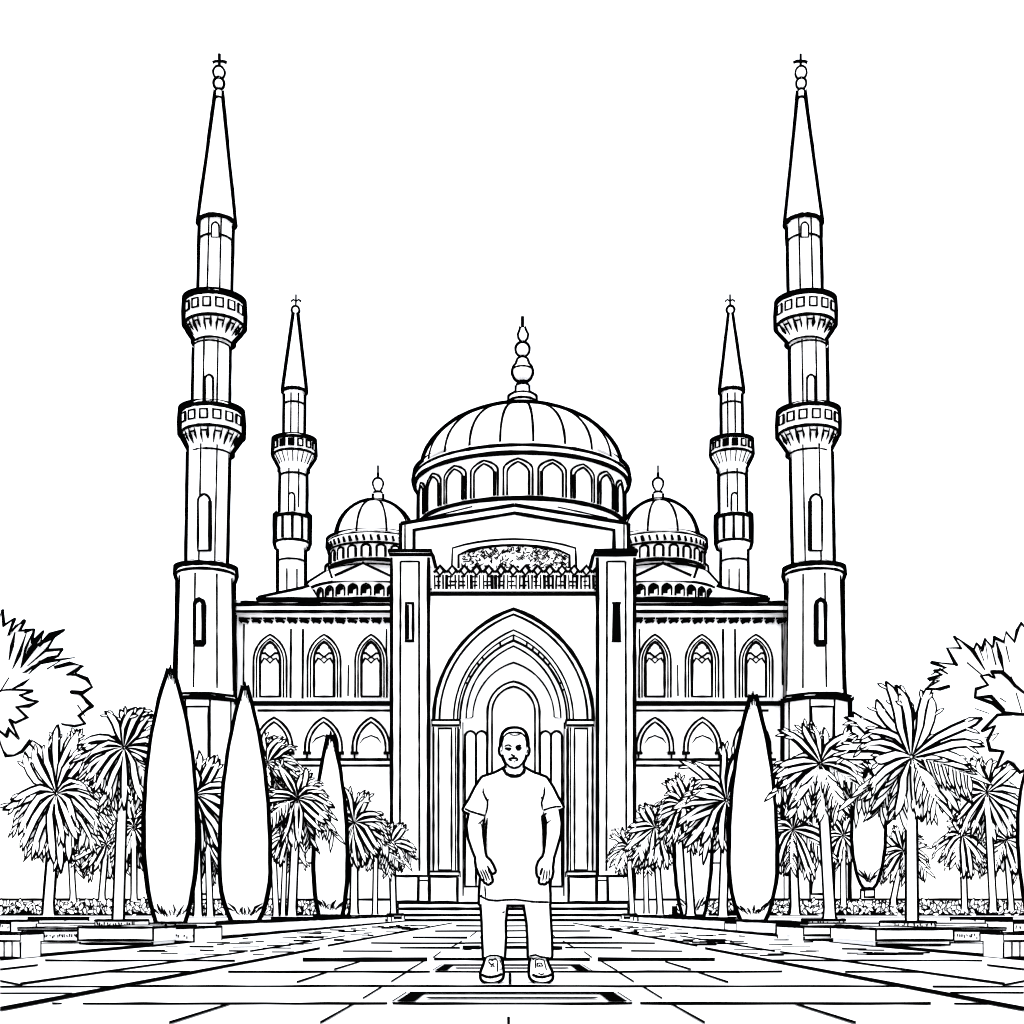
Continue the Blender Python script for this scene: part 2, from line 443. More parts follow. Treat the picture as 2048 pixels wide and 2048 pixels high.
    m.box(X(864, Yq), X(1188, Yq), Yq, Yq + .3, Z(1181, Yq), Z(1140, Yq))
    k = 0; x = 868
    while x < 1186:
        top = 1143
        m.ink([(x, 1145), (x + 12, 1131), (x + 24, 1145)], 6.5, Yq - .02)
        m.ink([(x + 4, 1141), (x + 12, 1150), (x + 20, 1141)], 5.5, Yq - .04)
        m.add([P(x, 1146, Yq + .02), P(x + 12, 1131, Yq + .02), P(x + 24, 1146, Yq + .02)], [(0, 1, 2)])
        for dx in (1, 9, 18):
            m.ink([(x + dx, 1150), (x + dx + rng.uniform(-1, 1), 1178)], rng.choice((3, 4, 6)), Yq - .03)
        for yy in (1153, 1163, 1171):
            a = x + rng.uniform(0, 8); m.ink([(a, yy), (a + rng.uniform(8, 16), yy + rng.uniform(-1, 1))], rng.choice((3, 4)), Yq - .03)
        x += 24.4
    m.build('balustrade', STONE, root)
    # ---- gabled block behind the portal
    Yg = YP + 5
    m = MB()
    pp = [(801, 1200), (801, 1047), (1029, 1010), (1257, 1047), (1257, 1200)]
    m.prism(pp, Yg, Yg + 45, 8, [0, 1, 2, 3])
    m.ink([(828, 1190), (828, 1060), (1029, 1026), (1228, 1060), (1228, 1190)], 7.5, Yg - .05)
    for s_ in (same, lambda p: 2058 - p): m.ink([(s_(810), 1049), (s_(810), 1100)], 3.5, Yg - .05)
    m.ink([(846, 1038), (945, 1013)], 3.5, Yg - .05); m.ink([(1115, 1014), (1215, 1036)], 3.5, Yg - .05)
    g = m.build('gable_block', STONE, root)
    m = MB()
    fr = [(903, 1150), (905, 1096)] + [(905 + 246 * t, 1096 - 18 * math.sin(math.pi * t) ** .8) for t in [i / 10 for i in range(1, 10)]] + [(1151, 1096), (1153, 1150)]
    m.prism(fr, Yg - .15, Yg); m.ink(fr, 4.5, Yg - .16)
    fi = [(917, 1150), (917, 1110)] + [(917 + 222 * t, 1108 - 18 * math.sin(math.pi * t) ** .7) for t in [i / 10 for i in range(1, 10)]] + [(1139, 1110), (1139, 1150)]
    m.ink(fi, 6, Yg - .17)
    for k in range(430):
        t = rng.random(); x = 921 + 214 * t; top = 1109 - 16 * math.sin(math.pi * t) ** .7
        y = top + (1146 - top) * rng.random()
        a = rng.choice((.75, -.75, .75, -.7, 0, 1.57)) + rng.uniform(-.15, .15); l = rng.uniform(4, 9)
        dx, dy = l * math.cos(a), l * math.sin(a)
        m.ink([(max(920, min(1136, x)), y), (max(920, min(1136, x + dx)), max(top, min(1147, y + dy)))], rng.choice((1.8, 2.1, 2.5)), Yg - .18, n=4)
    m.build('relief_panel', STONE, g)
    # ---- main dome
    Yd = 95.0
    m = MB(); cx = 1043
    a_, c_ = 198, 125
    secs = [(a_ * math.cos(R(t)), 950 - c_ * math.sin(R(t)), cx) for t in range(0, 90, 6)] + [(3, 950 - c_, cx)]
    L = m.rings(secs, Yd, 60, 0, 8)
    n = 60
    for k in range(20):
        i = (k * 3 - 2) % n
        m.tube([p[i] + Vector((0, -.03, .03)) for p in L[:-1]], S(5, Yd) * LW)
    dome = m.build('dome', LEAD, root)
    m = MB()
    m.rings([(203, 1060, cx), (203, 985, cx), (211, 973, cx), (213, 965, cx), (211, 953, cx), (196, 946, cx)], Yd, 60, 0, 8)
    m.ring(211, 890, cx, Yd, 8, 64, zfront=True); m.ring(213, 905, cx, Yd, 9, 64, zfront=True)
    m.ring(204.5, 996, cx, Yd, 9, 64, zfront=True)
    m.build('drum', STONE, dome)
    rw = S(203, Yd); c = P(cx, 0, Yd)
    def cp(t, py, e=.05): return Vector((c.x + (rw + e) * math.sin(t), Yd - (rw + e) * math.cos(t), Z(py, Yd - rw)))
    for k in range(-4, 5):
        a = R(18.2 * k - 2.2); m = MB()
        pp = arch(0, 7.6, 938, 917, 6, 990)
        q = [cp(a + R(x_), y_, .06) for x_, y_ in pp]
        m.poly(q); m.tube(q, S(4.5 if abs(k) < 4 else 5, Yd) * LW)
        q2 = [cp(a + R(x_ * .74), y_ if y_ > 985 else y_ + 7, .09) for x_, y_ in pp]
        m.tube(q2, S(4.2, Yd) * LW)
        side = -1 if k <= 0 else 1
        m.tube([cp(a + R(5.9 * -side), 942, .1), cp(a + R(5.9 * -side), 989, .1)], S(4 if k == 0 else 7.5 if abs(k) < 3 else 5, Yd) * LW)
        m.build('drum_window', STONE, dome)
    m = MB()
    m.rings([(26, 808, 1045), (26, 795, 1045), (16, 789, 1045), (12, 786, 1045), (11, 768, 1045)], Yd, 24, 0, 5)
    m.ring(26, 803, 1045, Yd, 5.5); m.ring(20, 790, 1045, Yd, 4.5); m.ring(12, 770, 1045, Yd, 5); m.ring(9, 764, 1045, Yd, 4)
    ball(m, 1045, 743, 18, Yd, 5.5); ball(m, 1045, 727, 11, Yd, 5); m.ring(17.5, 738, 1045, Yd, 4.5)
    ball(m, 1045, 699, 11.5, Yd, 5); m.ink([(1045, 714), (1045, 709)], 4, Yd)
    m.rings([(2, 682, 1046), (7, 675, 1046), (8, 669, 1046), (4, 660, 1045.5), (2, 652, 1045)], Yd, 16, 0, 5)
    m.ink([(1045, 656), (1045, 633)], 6, Yd)
    m.build('finial', LEAD, dome)
    # ---- side domes
    Ys = 86.0
    for s_, fcx, cx in ((same, 756, 750), (lambda p: 2052 - p, 1316, 1318)):
        m = MB()
        secs = [(77 * math.cos(R(t)), 1086 - 82 * math.sin(R(t)), cx) for t in range(0, 90, 7)] + [(2, 1004, cx)]
        L = m.rings(secs, Ys, 48, 0, 6.5)
        for k in range(8):
            m.tube([p[(k * 6 + 3) % 48] + Vector((0, -.03, .03)) for p in L[:-1]], S(4.5, Ys) * LW)
        dm = m.build('side_dome', LEAD, root)
        m = MB()
        m.rings([(87, 1140, cx), (87, 1108, cx), (93, 1096, cx), (93, 1086, cx), (78, 1084, cx)], Ys, 48, 0, 6.5)
        m.ring(91, 1064, cx, Ys, 5.5, zfront=True); m.ring(93, 1084, cx, Ys, 5, zfront=True); m.ring(88, 1118, cx, Ys, 7.5, zfront=True)
        c = P(cx, 0, Ys); rw = S(92.5, Ys)
        for k in range(-9, 10):
            a = R(9 * k)
            m.tube([(c.x + rw * math.sin(a), Ys - rw * math.cos(a) - .05, Z(1069, Ys - rw)), (c.x + rw * math.sin(a + .03), Ys - rw * math.cos(a + .03) - .05, Z(1080, Ys - rw))], S(rng.choice((5, 7)), Ys))
        m.build('drum', STONE, dm)
        rw = S(87, Ys) + .05
        for k in range(-4, 5):
            a = R(19 * k - 6); mm = MB()
            q = [Vector((c.x + rw * math.sin(a + R(x_)), Ys - rw * math.cos(a + R(x_)), Z(y_, Ys - rw))) for x_, y_ in arch(0, 5.5, 1094, 1088, 4, 1112)]
            mm.poly(q); mm.tube(q, S(5, Ys)); mm.tube([q[-1], q[-2]], S(6.5, Ys))
            mm.build('drum_window', STONE, dm)
        m = MB()
        m.rings([(8, 1001, fcx), (7.5, 985, fcx)], Ys, 16, 0, 5); m.ring(8, 985, fcx, Ys, 4.5, 20)
        ball(m, fcx, 967, 8.5, Ys, 4.5); m.rings([(8, 972, fcx), (3, 981, fcx)], Ys, 12, 0, 4)
        m.ink([(fcx, 958), (fcx, 945)], 6, Ys); m.ink([(fcx, 948), (fcx, 931)], 4, Ys)
        m.build('finial', LEAD, dm)
        # low arcaded drum with a gabled front under the side dome
        m = MB(); Yl = 87.0; cl = 738 if s_ is same else 2052 - 738
        m.rings([(122, 1225, cl), (122, 1176, cl), (96, 1150, cx), (96, 1140, cx), (88, 1136, cx)], Yl, 40, 0, 5.5)
        m.ring(122, 1160, cl, Yl, 6, zfront=True); m.ring(122, 1197, cl, Yl, 8, zfront=True); m.ring(97, 1128, cx, Yl, 5, zfront=True)
        c = P(cl, 0, Yl); rw = S(122, Yl) + .06
        mb = m
        lo = mb.build('arcade_drum', STONE, root)
        for k in range(-7, 8):
            a = R(11.8 * k + 3); mm = MB()
            q = [Vector((c.x + rw * math.sin(a + R(x_)), Yl - rw * math.cos(a + R(x_)), Z(y_, Yl - rw))) for x_, y_ in arch(0, 4.1, 1175, 1167, 4, 1190)]
            mm.poly(q); mm.tube(q, S(4, Yl))
            q = [Vector((c.x + (rw + .05) * math.sin(a + R(x_ + 0)), Yl - (rw + .05) * math.cos(a + R(x_ + 0)), Z(y_, Yl - rw))) for x_, y_ in ((-3.6, 1187), (-3.6, 1174), (-1, 1169), (2.5, 1171), (3.6, 1177), (.6, 1180), (.6, 1187))]
            mm.poly(q, 1)
            mm.build('arcade_opening', STONE, lo)
        m = MB(); Yf = 82.9
        pp = [(s_(664), 1159), (s_(669), 1151), (s_(726), 1126), (s_(786), 1154), (s_(786), 1159)]
        m.prism(pp, Yf, Yf + .35); m.ink(pp[1:4], 5.5, Yf - .05)
        m.ink([(s_(655), 1134), (s_(726), 1117), (s_(786), 1122)], 6, Yf + .2)
        m.ink([(s_(726), 1117), (s_(726), 1126)], 3, Yf); m.ink([(s_(657), 1135), (s_(664), 1156)], 5, Yf)
        m.build('gablet', STONE, root)
        # roof slope over the wing
        m = MB(); Yf = 78.6
        m.prism([(s_(514), 1199), (s_(516), 1194), (s_(606), 1175), (s_(619), 1171), (s_(619), 1199)], Yf + .3, Yf + 12, 6.5, [1, 2])
        m.build('roof', LEAD, root)
        # ---- the wing facade
        m = MB()
        a, b = sorted((s_(470), s_(790)))
        m.box(X(a, YW), X(b, YW), YW, YW + 30, 0, Z(1200, YW))
        for x_, t, bt, w in ((471, 1230, 1395, 6), (488, 1248, 1370, 3.5), (582, 1258, 1396, 5), (606, 1258, 1397, 5), (697, 1330, 1392, 3.2), (773, 1258, 1396, 3.5)):
            m.ink([(s_(x_), t), (s_(x_ - 1), bt)], w, YW - .03)
        m.ink([(s_(515), 1421), (s_(780), 1421)], 5, YW - .03)
        m.ink([(s_(500), 1519), (s_(782), 1519)], 6, YW - .03); m.ink([(s_(500), 1531), (s_(782), 1531)], 5.5, YW - .03)
        m.box(X(a, YW), X(b, YW), YW - .12, YW, Z(1412, YW), Z(1402.5, YW), 1)
        m.pbox(a, 1726, b, 1806, YW - .3, .3, 4)
        m.build('wing_wall', STONE, root)
        m = MB(); Yc = YW - .4
        a, b = sorted((s_(470), s_(788)))
        m.pbox(a, 1209, b, 1226, Yc, 1.5, 7)
        a, b = sorted((s_(514), s_(788))); m.pbox(a, 1197, b, 1205, Yc + .2, 1.5, 6.5)
        m.tube([P(s_(454), 1204, Yc + 1), P(s_(514), 1207, Yc)], S(10, Yc)); m.tube([P(s_(455), 1208, Yc + .4), P(s_(471), 1226, Yc)], S(6, Yc))
        x = 478
        while x < 780:
            w_ = rng.uniform(9, 12)
            m.ink([(s_(x), 1236.5), (s_(x + 22), 1237)], 4.5, YW - .1)
            m.ink([(s_(x + 2), 1244), (s_(x + 7), 1240), (s_(x + 13), 1241), (s_(x + 19), 1245)], rng.uniform(6.5, 9.5), YW - .12)
            m.ink([(s_(x + 7), 1240), (s_(x + 14), 1241)], w_ * .9, YW - .13)
            x += 24
        m.build('cornice', STONE, root)
        for cx in (540, 648, 742):
            m = MB(); k = .96 if cx == 742 else 1
            po = arch(s_(cx), 33 * k, 1322, 1269, 8, 1395); p2 = arch(s_(cx), 27 * k, 1323, 1277, 8, 1395); pi_ = arch(s_(cx), 20 * k, 1320, 1283, 8, 1393)
            m.prism(po, YW - .12, YW + .1); m.ink(po, 4.5, YW - .13); m.ink(p2, 3.5, YW - .14)
            m.ink(pi_, 5.5, YW - .15, closed=True)
            m.ink([(s_(cx + 20 * k), 1318), (s_(cx + 20 * k), 1393)], 6.5, YW - .16); m.ink([(s_(cx - 20 * k), 1318), (s_(cx - 20 * k), 1393)], 5, YW - .16)
            w = m.build('window', STONE, root)
            m = MB(); Yt = YW - .17
            m.ink([(s_(cx - 19), 1307), (s_(cx - 10), 1306), (s_(cx), 1314), (s_(cx + 10), 1306), (s_(cx + 19), 1307)], 4.5, Yt)
            m.ink([(s_(cx), 1313), (s_(cx + 7), 1319), (s_(cx), 1326), (s_(cx - 7), 1319)], 4, Yt, closed=True)
            m.ink([(s_(cx - 18), 1326), (s_(cx - 12), 1316), (s_(cx - 7), 1319)], 4, Yt); m.ink([(s_(cx + 18), 1326), (s_(cx + 12), 1316), (s_(cx + 7), 1319)], 4, Yt)
            m.ink([(s_(cx - 15), 1300), (s_(cx - 11), 1292), (s_(cx - 9), 1297)], 4, Yt); m.ink([(s_(cx + 15), 1300), (s_(cx + 11), 1292), (s_(cx + 9), 1297)], 4, Yt)
            m.ink([(s_(cx - 6), 1286), (s_(cx + 6), 1286)], 4, Yt)
            m.build('tracery', STONE, w)
        for cx in (548, 647, 742):
            m = MB()
            po = arch(s_(cx), 37, 1494, 1435, 8, 1504); pi_ = arch(s_(cx), 29, 1494, 1444, 8, 1504); pm = arch(s_(cx), 33, 1494, 1440, 8, 1500)
            m.prism(po, YW - .1, YW + .1); m.ink(po, 5, YW - .11); m.ink(pi_, 4.5, YW - .12);
            for q in (-33, 33): m.ink([(s_(cx + q - 8), 1506), (s_(cx + q + 8), 1506)], 7, YW - .13); m.ink([(s_(cx + q), 1508), (s_(cx + q), 1518)], 4, YW - .13)
            m.ink([(s_(cx - 23), 1487), (s_(cx - 15), 1477), (s_(cx), 1471), (s_(cx + 13), 1476), (s_(cx + 21), 1487)], 3.5, YW - .12, taper=True)
            m.build('blind_arch', STONE, root)
mosque()
minaret_big(same, 'tall two-balcony minaret rising behind the two close-set slender cypresses')
minaret_big(lambda p: 2040 - p, 'tall two-balcony minaret rising behind the densest palm crowns')
minaret_small(same, 'slim one-balcony minaret behind the wing fronted by two close-set cypresses')
minaret_small(lambda p: 2052 - p, 'slim one-balcony minaret behind the wing fronted by a single planter cypress')
RS[0] = 1.0
# ------------------------------------------------------------------ ground, paving, stairs
def ground():
    m = MB(); m.poly([(-900, -60, -.006), (900, -60, -.006), (900, 1500, -.006), (-900, 1500, -.006)])
    o = m.build('ground', PAVE); o['kind'] = 'structure'
    m = MB()
    m.poly([(-4.85, 2, 0), (4.85, 2, 0), (4.85, 66, 0), (-4.85, 66, 0)]); m.poly([(-4.85, 2, 0), (-4.85, 14, 0), (-12, 14, 0), (-12, 2, 0)]); m.poly([(4.85, 2, 0), (4.85, 14, 0), (12, 14, 0), (12, 2, 0)])
    z = .004
    def strip(px0, px1, py, w):
        """joint across the avenue: w is its width in px of the picture at that distance"""
        w *= LW * .9
        n = max(1, int(abs(px1 - px0) / 60))
        ys = [(py + rng.uniform(-.5, .5), w * rng.uniform(.75, 1.2)) for _ in range(n + 1)]
        for i in range(n):
            xa, xb = px0 + (px1 - px0) * i / n, px0 + (px1 - px0) * (i + 1) / n
            q = []
            for px, (yy, ww) in ((xa, ys[i]), (xb, ys[i + 1])):
                q.append([(px, yy + ww / 2), (px, yy - ww / 2)])
            pts = [q[0][0], q[1][0], q[1][1], q[0][1]]
            m.poly([(X(a, GY(b)), GY(b), z) for a, b in pts], 1)
    def radial(x0, y0, x1, y1, w0, w1):
        d = 9
        for i in range(d):
            t0, t1 = i / d, (i + 1) / d
            f = lambda t: (x0 + (x1 - x0) * t, y0 + (y1 - y0) * t, (w0 + (w1 - w0) * t) * LW)
            a, b = f(t0), f(t1)
            pts = [(a[0], a[1] + a[2] / 2), (b[0], b[1] + b[2] / 2), (b[0], b[1] - b[2] / 2), (a[0], a[1] - a[2] / 2)]
            m.poly([(X(p, GY(q)), GY(q), z + .002) for p, q in pts], 1)
    S_ = lambda x, s: x if s else 2050 - x
    for px0, px1, py, w in ((165, 775, 2008, 5), (785, 1265, 2008, 5), (1280, 1862, 2008, 6), (1908, 1975, 2008, 4), (104, 124, 2008, 4),
                            (0, 240, 1974, 4), (252, 1360, 1973, 4.5), (1360, 1800, 1973, 4), (1865, 2048, 1974, 4),
                            (456, 860, 1944, 5), (870, 1480, 1944, 4.5), (1480, 1565, 1944, 4.5), (205, 380, 1944, 4), (1690, 1840, 1944, 4),
                            (605, 855, 1919.5, 9), (868, 1180, 1919, 7), (1195, 1430, 1919, 9), (90, 470, 1921.5, 4.5), (1545, 1965, 1921.5, 4),
                            (685, 785, 1902.5, 3.5), (1262, 1365, 1902.5, 3.5), (800, 920, 1896, 4.5), (1130, 1245, 1896, 4.5),
                            (742, 930, 1886.5, 4.5), (1105, 1310, 1886.5, 4.5), (825, 935, 1875.5, 5), (1100, 1225, 1875.5, 5), (870, 1180, 1862, 4), (912, 1150, 1852, 3.5),
                            (925, 960, 1895, 9), (1105, 1125, 1896, 8), (960, 1110, 1895, 6), (960, 1100, 1875, 4), (930, 1110, 1886, 4), (0, 145, 1987, 4), (1900, 2048, 1986, 4)):
        strip(px0, px1, py, w)
    for s in (1, 0):
        radial(S_(0, s), 2020, S_(640, s), 1897, 9, 5); radial(S_(655, s), 1892, S_(905, s), 1846, 4.5, 2.5)
        radial(S_(40, s), 1969, S_(490, s), 1904, 5, 3); radial(S_(500, s), 1903, S_(690, s), 1872, 3.5, 2.5)
        radial(S_(640, s), 2048, S_(710, s), 2008, 6, 4); radial(S_(338, s), 2048, S_(460, s), 2009, 6, 4.5)
        radial(S_(725, s), 1999, S_(765, s), 1974, 4, 4); radial(S_(782, s), 1965, S_(815, s), 1944, 4, 4)
        radial(S_(593, s), 1966, S_(655, s), 1945, 4.5, 3.5); radial(S_(668, s), 1940, S_(720, s), 1924, 4, 3)
        radial(S_(815, s), 1943, S_(853, s), 1920, 4, 3); radial(S_(866, s), 1916, S_(882, s), 1904, 3.5, 3)
        radial(S_(0, s), 1940, S_(76, s), 1931, 4, 4); radial(S_(0, s), 1963, S_(45, s), 1972, 4, 4)
        radial(S_(900, s), 1897, S_(925, s), 1882, 3.5, 3); radial(S_(940, s), 1874, S_(955, s), 1862, 3, 3)
    for xx, ya, yb in ((1017, 2060, 2036), (1020, 1971, 1948)):
        m.poly([(X(xx - 2.5, GY(ya)), GY(ya), z + .003), (X(xx + 3, GY(ya)), GY(ya), z + .003), (X(xx + 3, GY(yb)), GY(yb), z + .003), (X(xx - 3, GY(yb)), GY(yb), z + .003)], 1)
    for s in (1, 0): radial(S_(0, s), 1918.5, S_(303, s), 1891, 7, 6); radial(S_(303, s), 1891, S_(392, s), 1883, 7, 4); radial(S_(392, s), 1879, S_(700, s), 1852, 4, 2.5)
    # sketchy worn joints of the side bands
    for s in (1, 0):
        for k in range(75):
            py = 1851 + 60 * rng.random() ** 1.4
            xk = XC - 4.7 * F / GY(py); xr = XC - 2.5 * F / GY(py)
            x = xk + (xr - xk) * rng.random() * .95
            l = rng.uniform(8, 60) * (py - HY) / 80 + 6
            a, b = S_(x, s), S_(min(x + l, xr), s)
            strip(min(a, b), max(a, b), py, rng.uniform(1.6, 3.6))
    # inlaid dark frames along the axis
    for y0, y1, x_ in ((2006, 1986, .605), (1942.5, 1930, .615), (1901, 1897, .6)):
        Ya, Yb = GY(y0), GY(y1)
        for sx in (-1, 1):
            m.poly([(sx * (x_ - .11), Ya, z + .004), (sx * (x_ - .015), Ya, z + .004), (sx * (x_ - .03), Yb, z + .004), (sx * (x_ - .12), Yb, z + .004)], 1)
            m.poly([(sx * x_, Ya, z + .004), (sx * (x_ + .012), Ya, z + .004), (sx * (x_ + .0), Yb, z + .004), (sx * (x_ - .012), Yb, z + .004)], 1)
        xa = x_ - .05
        d = (Yb - Ya)
        m.poly([(-xa, Yb - d * .2, z + .005), (xa, Yb - d * .2, z + .005), (x_, Yb, z + .005), (-x_, Yb, z + .005)], 1)
        xi = x_ - .14
        m.poly([(-xi, Ya + d * .3, z + .005), (xi, Ya + d * .3, z + .005), (xi - .02, Ya + d * .46, z + .005), (-xi + .02, Ya + d * .46, z + .005)], 1)
    o = m.build('paving', PAVE); o['kind'] = 'structure'
    # stairs up to the portal
    root = thing('stairs', 'broad low flight of stone steps below the arched portal', 'stairs', (0, 66, 0))
    for Yk, py, pb, d, ww in ((66, 1830, 1843, 1.3, 6), (67.3, 1817.5, 1830, 1.3, 6.5), (68.6, 1806, 1817, 12, 5.5)):
        m = MB()
        a = 806 if Yk == 66 else 796
        x0, x1 = X(a, Yk), X(2052 - a, Yk); z1 = Z(py, Yk)
        m.box(x0, x1, Yk, Yk + d, 0, z1)
        m.tube([(x0, Yk, z1), (x1, Yk, z1)], S(ww, Yk) * LW)
        m.tube([(x0, Yk, z1), (x0, Yk, Z(pb, Yk))], S(4, Yk)); m.tube([(x1, Yk, z1), (x1, Yk, Z(pb, Yk))], S(4, Yk))
        if Yk == 66: m.tube([(x0 - 1, Yk - .02, .06), (x1 + 1, Yk - .02, .06)], S(6, Yk) * LW)
        m.build('step', STONE, root)
ground()
# ------------------------------------------------------------------ planting beds
def bed(sg):
    """long raised bed beside the avenue; sg=-1 on the side of the two close-set cypresses"""
    fx = (lambda p: p) if sg < 0 else (lambda p: 2048 - p)
    side = 'the two close-set cypresses' if sg < 0 else 'the tallest palm'
    m = MB(); zt = .27
    x0, x1 = -4.95, -45
    a, b = sorted((sg * -x0, sg * -x1))
    m.box(a, b, 24, 66.5, 0, zt)
    xe = -sg * x0
    m.tube([(xe, 24, zt), (xe, 66, zt)], .07); m.tube([(xe, 24, .01), (xe, 66, .01)], .09)
    m.tube([(a, 24, zt), (b, 24, zt)], S(3.5, 24)); m.tube([(a, 24, .03), (b, 24, .03)], S(4, 24))
    m.tube([(a, 46, zt + .01), (b, 46, zt + .01)], S(3, 46)); 
    t = m.build('planting_bed', STONE)
    tag(t, 'long raised stone planting bed under ' + side, 'planting bed', 'raised planting beds along the avenue')
    # low wall behind
    m = MB(); Y = 67.0
    w0, w1 = sorted((X(fx(-700), Y), X(fx(788), Y)))
    m.box(w0, w1, Y, Y + .5, 0, Z(1799, Y)); m.tube([(w0, Y, Z(1799, Y)), (w1, Y, Z(1799, Y))], S(5, Y)); 
    t = m.build('low_wall', STONE); tag(t, 'low plain white wall behind the hedge under ' + side, 'wall', 'low walls behind the hedges')
    # hedge
    m = MB(); Y = 64.0
    h0, h1 = sorted((X(fx(-30), Y), X(fx(700), Y)))
    zb, zh = zt, Z(1811, Y)
    m.box(h0, h1, Y + .15, Y + .9, zb, zh - .02, 1)
    n = 480
    for k in range(n):
        x = h0 + (h1 - h0) * rng.random(); t_ = rng.random(); z = zb + .05 + (zh - zb) * t_ * .95
        L = rng.uniform(.2, .34); a = rng.uniform(.5, 2.6) if rng.random() < .8 else rng.uniform(-.6, 3.7)
        blade(m, Vector((x, Y + .12 - .35 * rng.random(), z)), Vector((math.cos(a), rng.uniform(-.2, .2), math.sin(a))), L, L * .46, .05, Vector((0, -1, .1)))
    t = m.build('hedge', LEAF); tag(t, 'low clipped hedge running behind the palm trunks beside ' + side, 'hedge', 'clipped hedges')
def blade(m, base, d, L, w, o, nrm, bend=0.0, teeth=0, seg=5, tipw=.0):
    """one leaf: dark core with a rim o wide and a white blade lying 4 mm proud on both of its faces"""
    d = d.normalized(); s = d.cross(nrm)
    if s.length < .05: s = d.cross(Vector((1, .2, 0)))
    s.normalize(); nn = s.cross(d).normalized()
    prof = [(.0, .16), (.22, .62), (.5, 1.0), (.78, .86), (1.0, tipw)]
    def pt(t, x, e): 
        return base + d * (L * t) + s * x + Vector((0, 0, -bend * L * t * t)) + nn * e
    ink, wh = [], []
    for t, k in prof:
        hw = w * .5 * k
        ink.append((pt(t if 0 < t < 1 else (t - o * .4 / L if t == 0 else t + o * 1.6 / L), hw + o * (.9 if t < 1 else .35), 0), pt(t if 0 < t < 1 else (t - o * .4 / L if t == 0 else t + o * 1.6 / L), -hw - o * (.9 if t < 1 else .35), 0)))
        wh.append((hw, t))
    n = len(prof)
    b = len(m.v)
    for a, c in ink: m.v += [a, c]
    for i in range(n - 1): m.f.append((b + 2 * i, b + 2 * i + 1, b + 2 * i + 3, b + 2 * i + 2)); m.m.append(1)
    e0 = max(.004, o * .25)
    for e in (e0, -e0):
        b = len(m.v)
        for hw, t in wh: m.v += [pt(t, max(hw, 0), e), pt(t, -max(hw, 0), e)]
        for i in range(n - 1): m.f.append((b + 2 * i, b + 2 * i + 1, b + 2 * i + 3, b + 2 * i + 2)); m.m.append(0)
bed(-1); bed(1)
# ------------------------------------------------------------------ stone boxes and plinths set along the beds
def block(name, rect, Y, depth, label, w=6, lid=None, dots=0, group=None, cat=None, panels=()):
    px0, py0, px1, py1 = rect
    root = thing(name, label, cat or 'stone block', ((X(px0, Y) + X(px1, Y)) / 2, Y + depth / 2, 0), group)
    m = MB()
    m.boxe(X(px0, Y), X(px1, Y), Y, Y + depth, max(0, Z(py1, Y)), Z(py0, Y), S(w, Y))
    for k in range(dots):
        x = px0 + (px1 - px0) * (k + .5 + rng.uniform(-.25, .25)) / dots; y = (py0 + py1) / 2 + rng.uniform(-3, 3)
        m.ink([(x, y - rng.uniform(1, 4)), (x + rng.uniform(-2, 2), y + rng.uniform(1, 4))], rng.uniform(2, 3.2), Y - .01)
    for x in panels: m.ink([(x, py0 + 2), (x, py1 - 3)], 3, Y - .01)
    m.build('body', STONE, root)
    if lid:
        m = MB(); a, b, c, d = lid
        m.boxe(X(a, Y), X(c, Y), Y - .05, Y + depth + .05, Z(d, Y), Z(b, Y), S(w, Y)); m.build('slab', STONE, root)
    return root
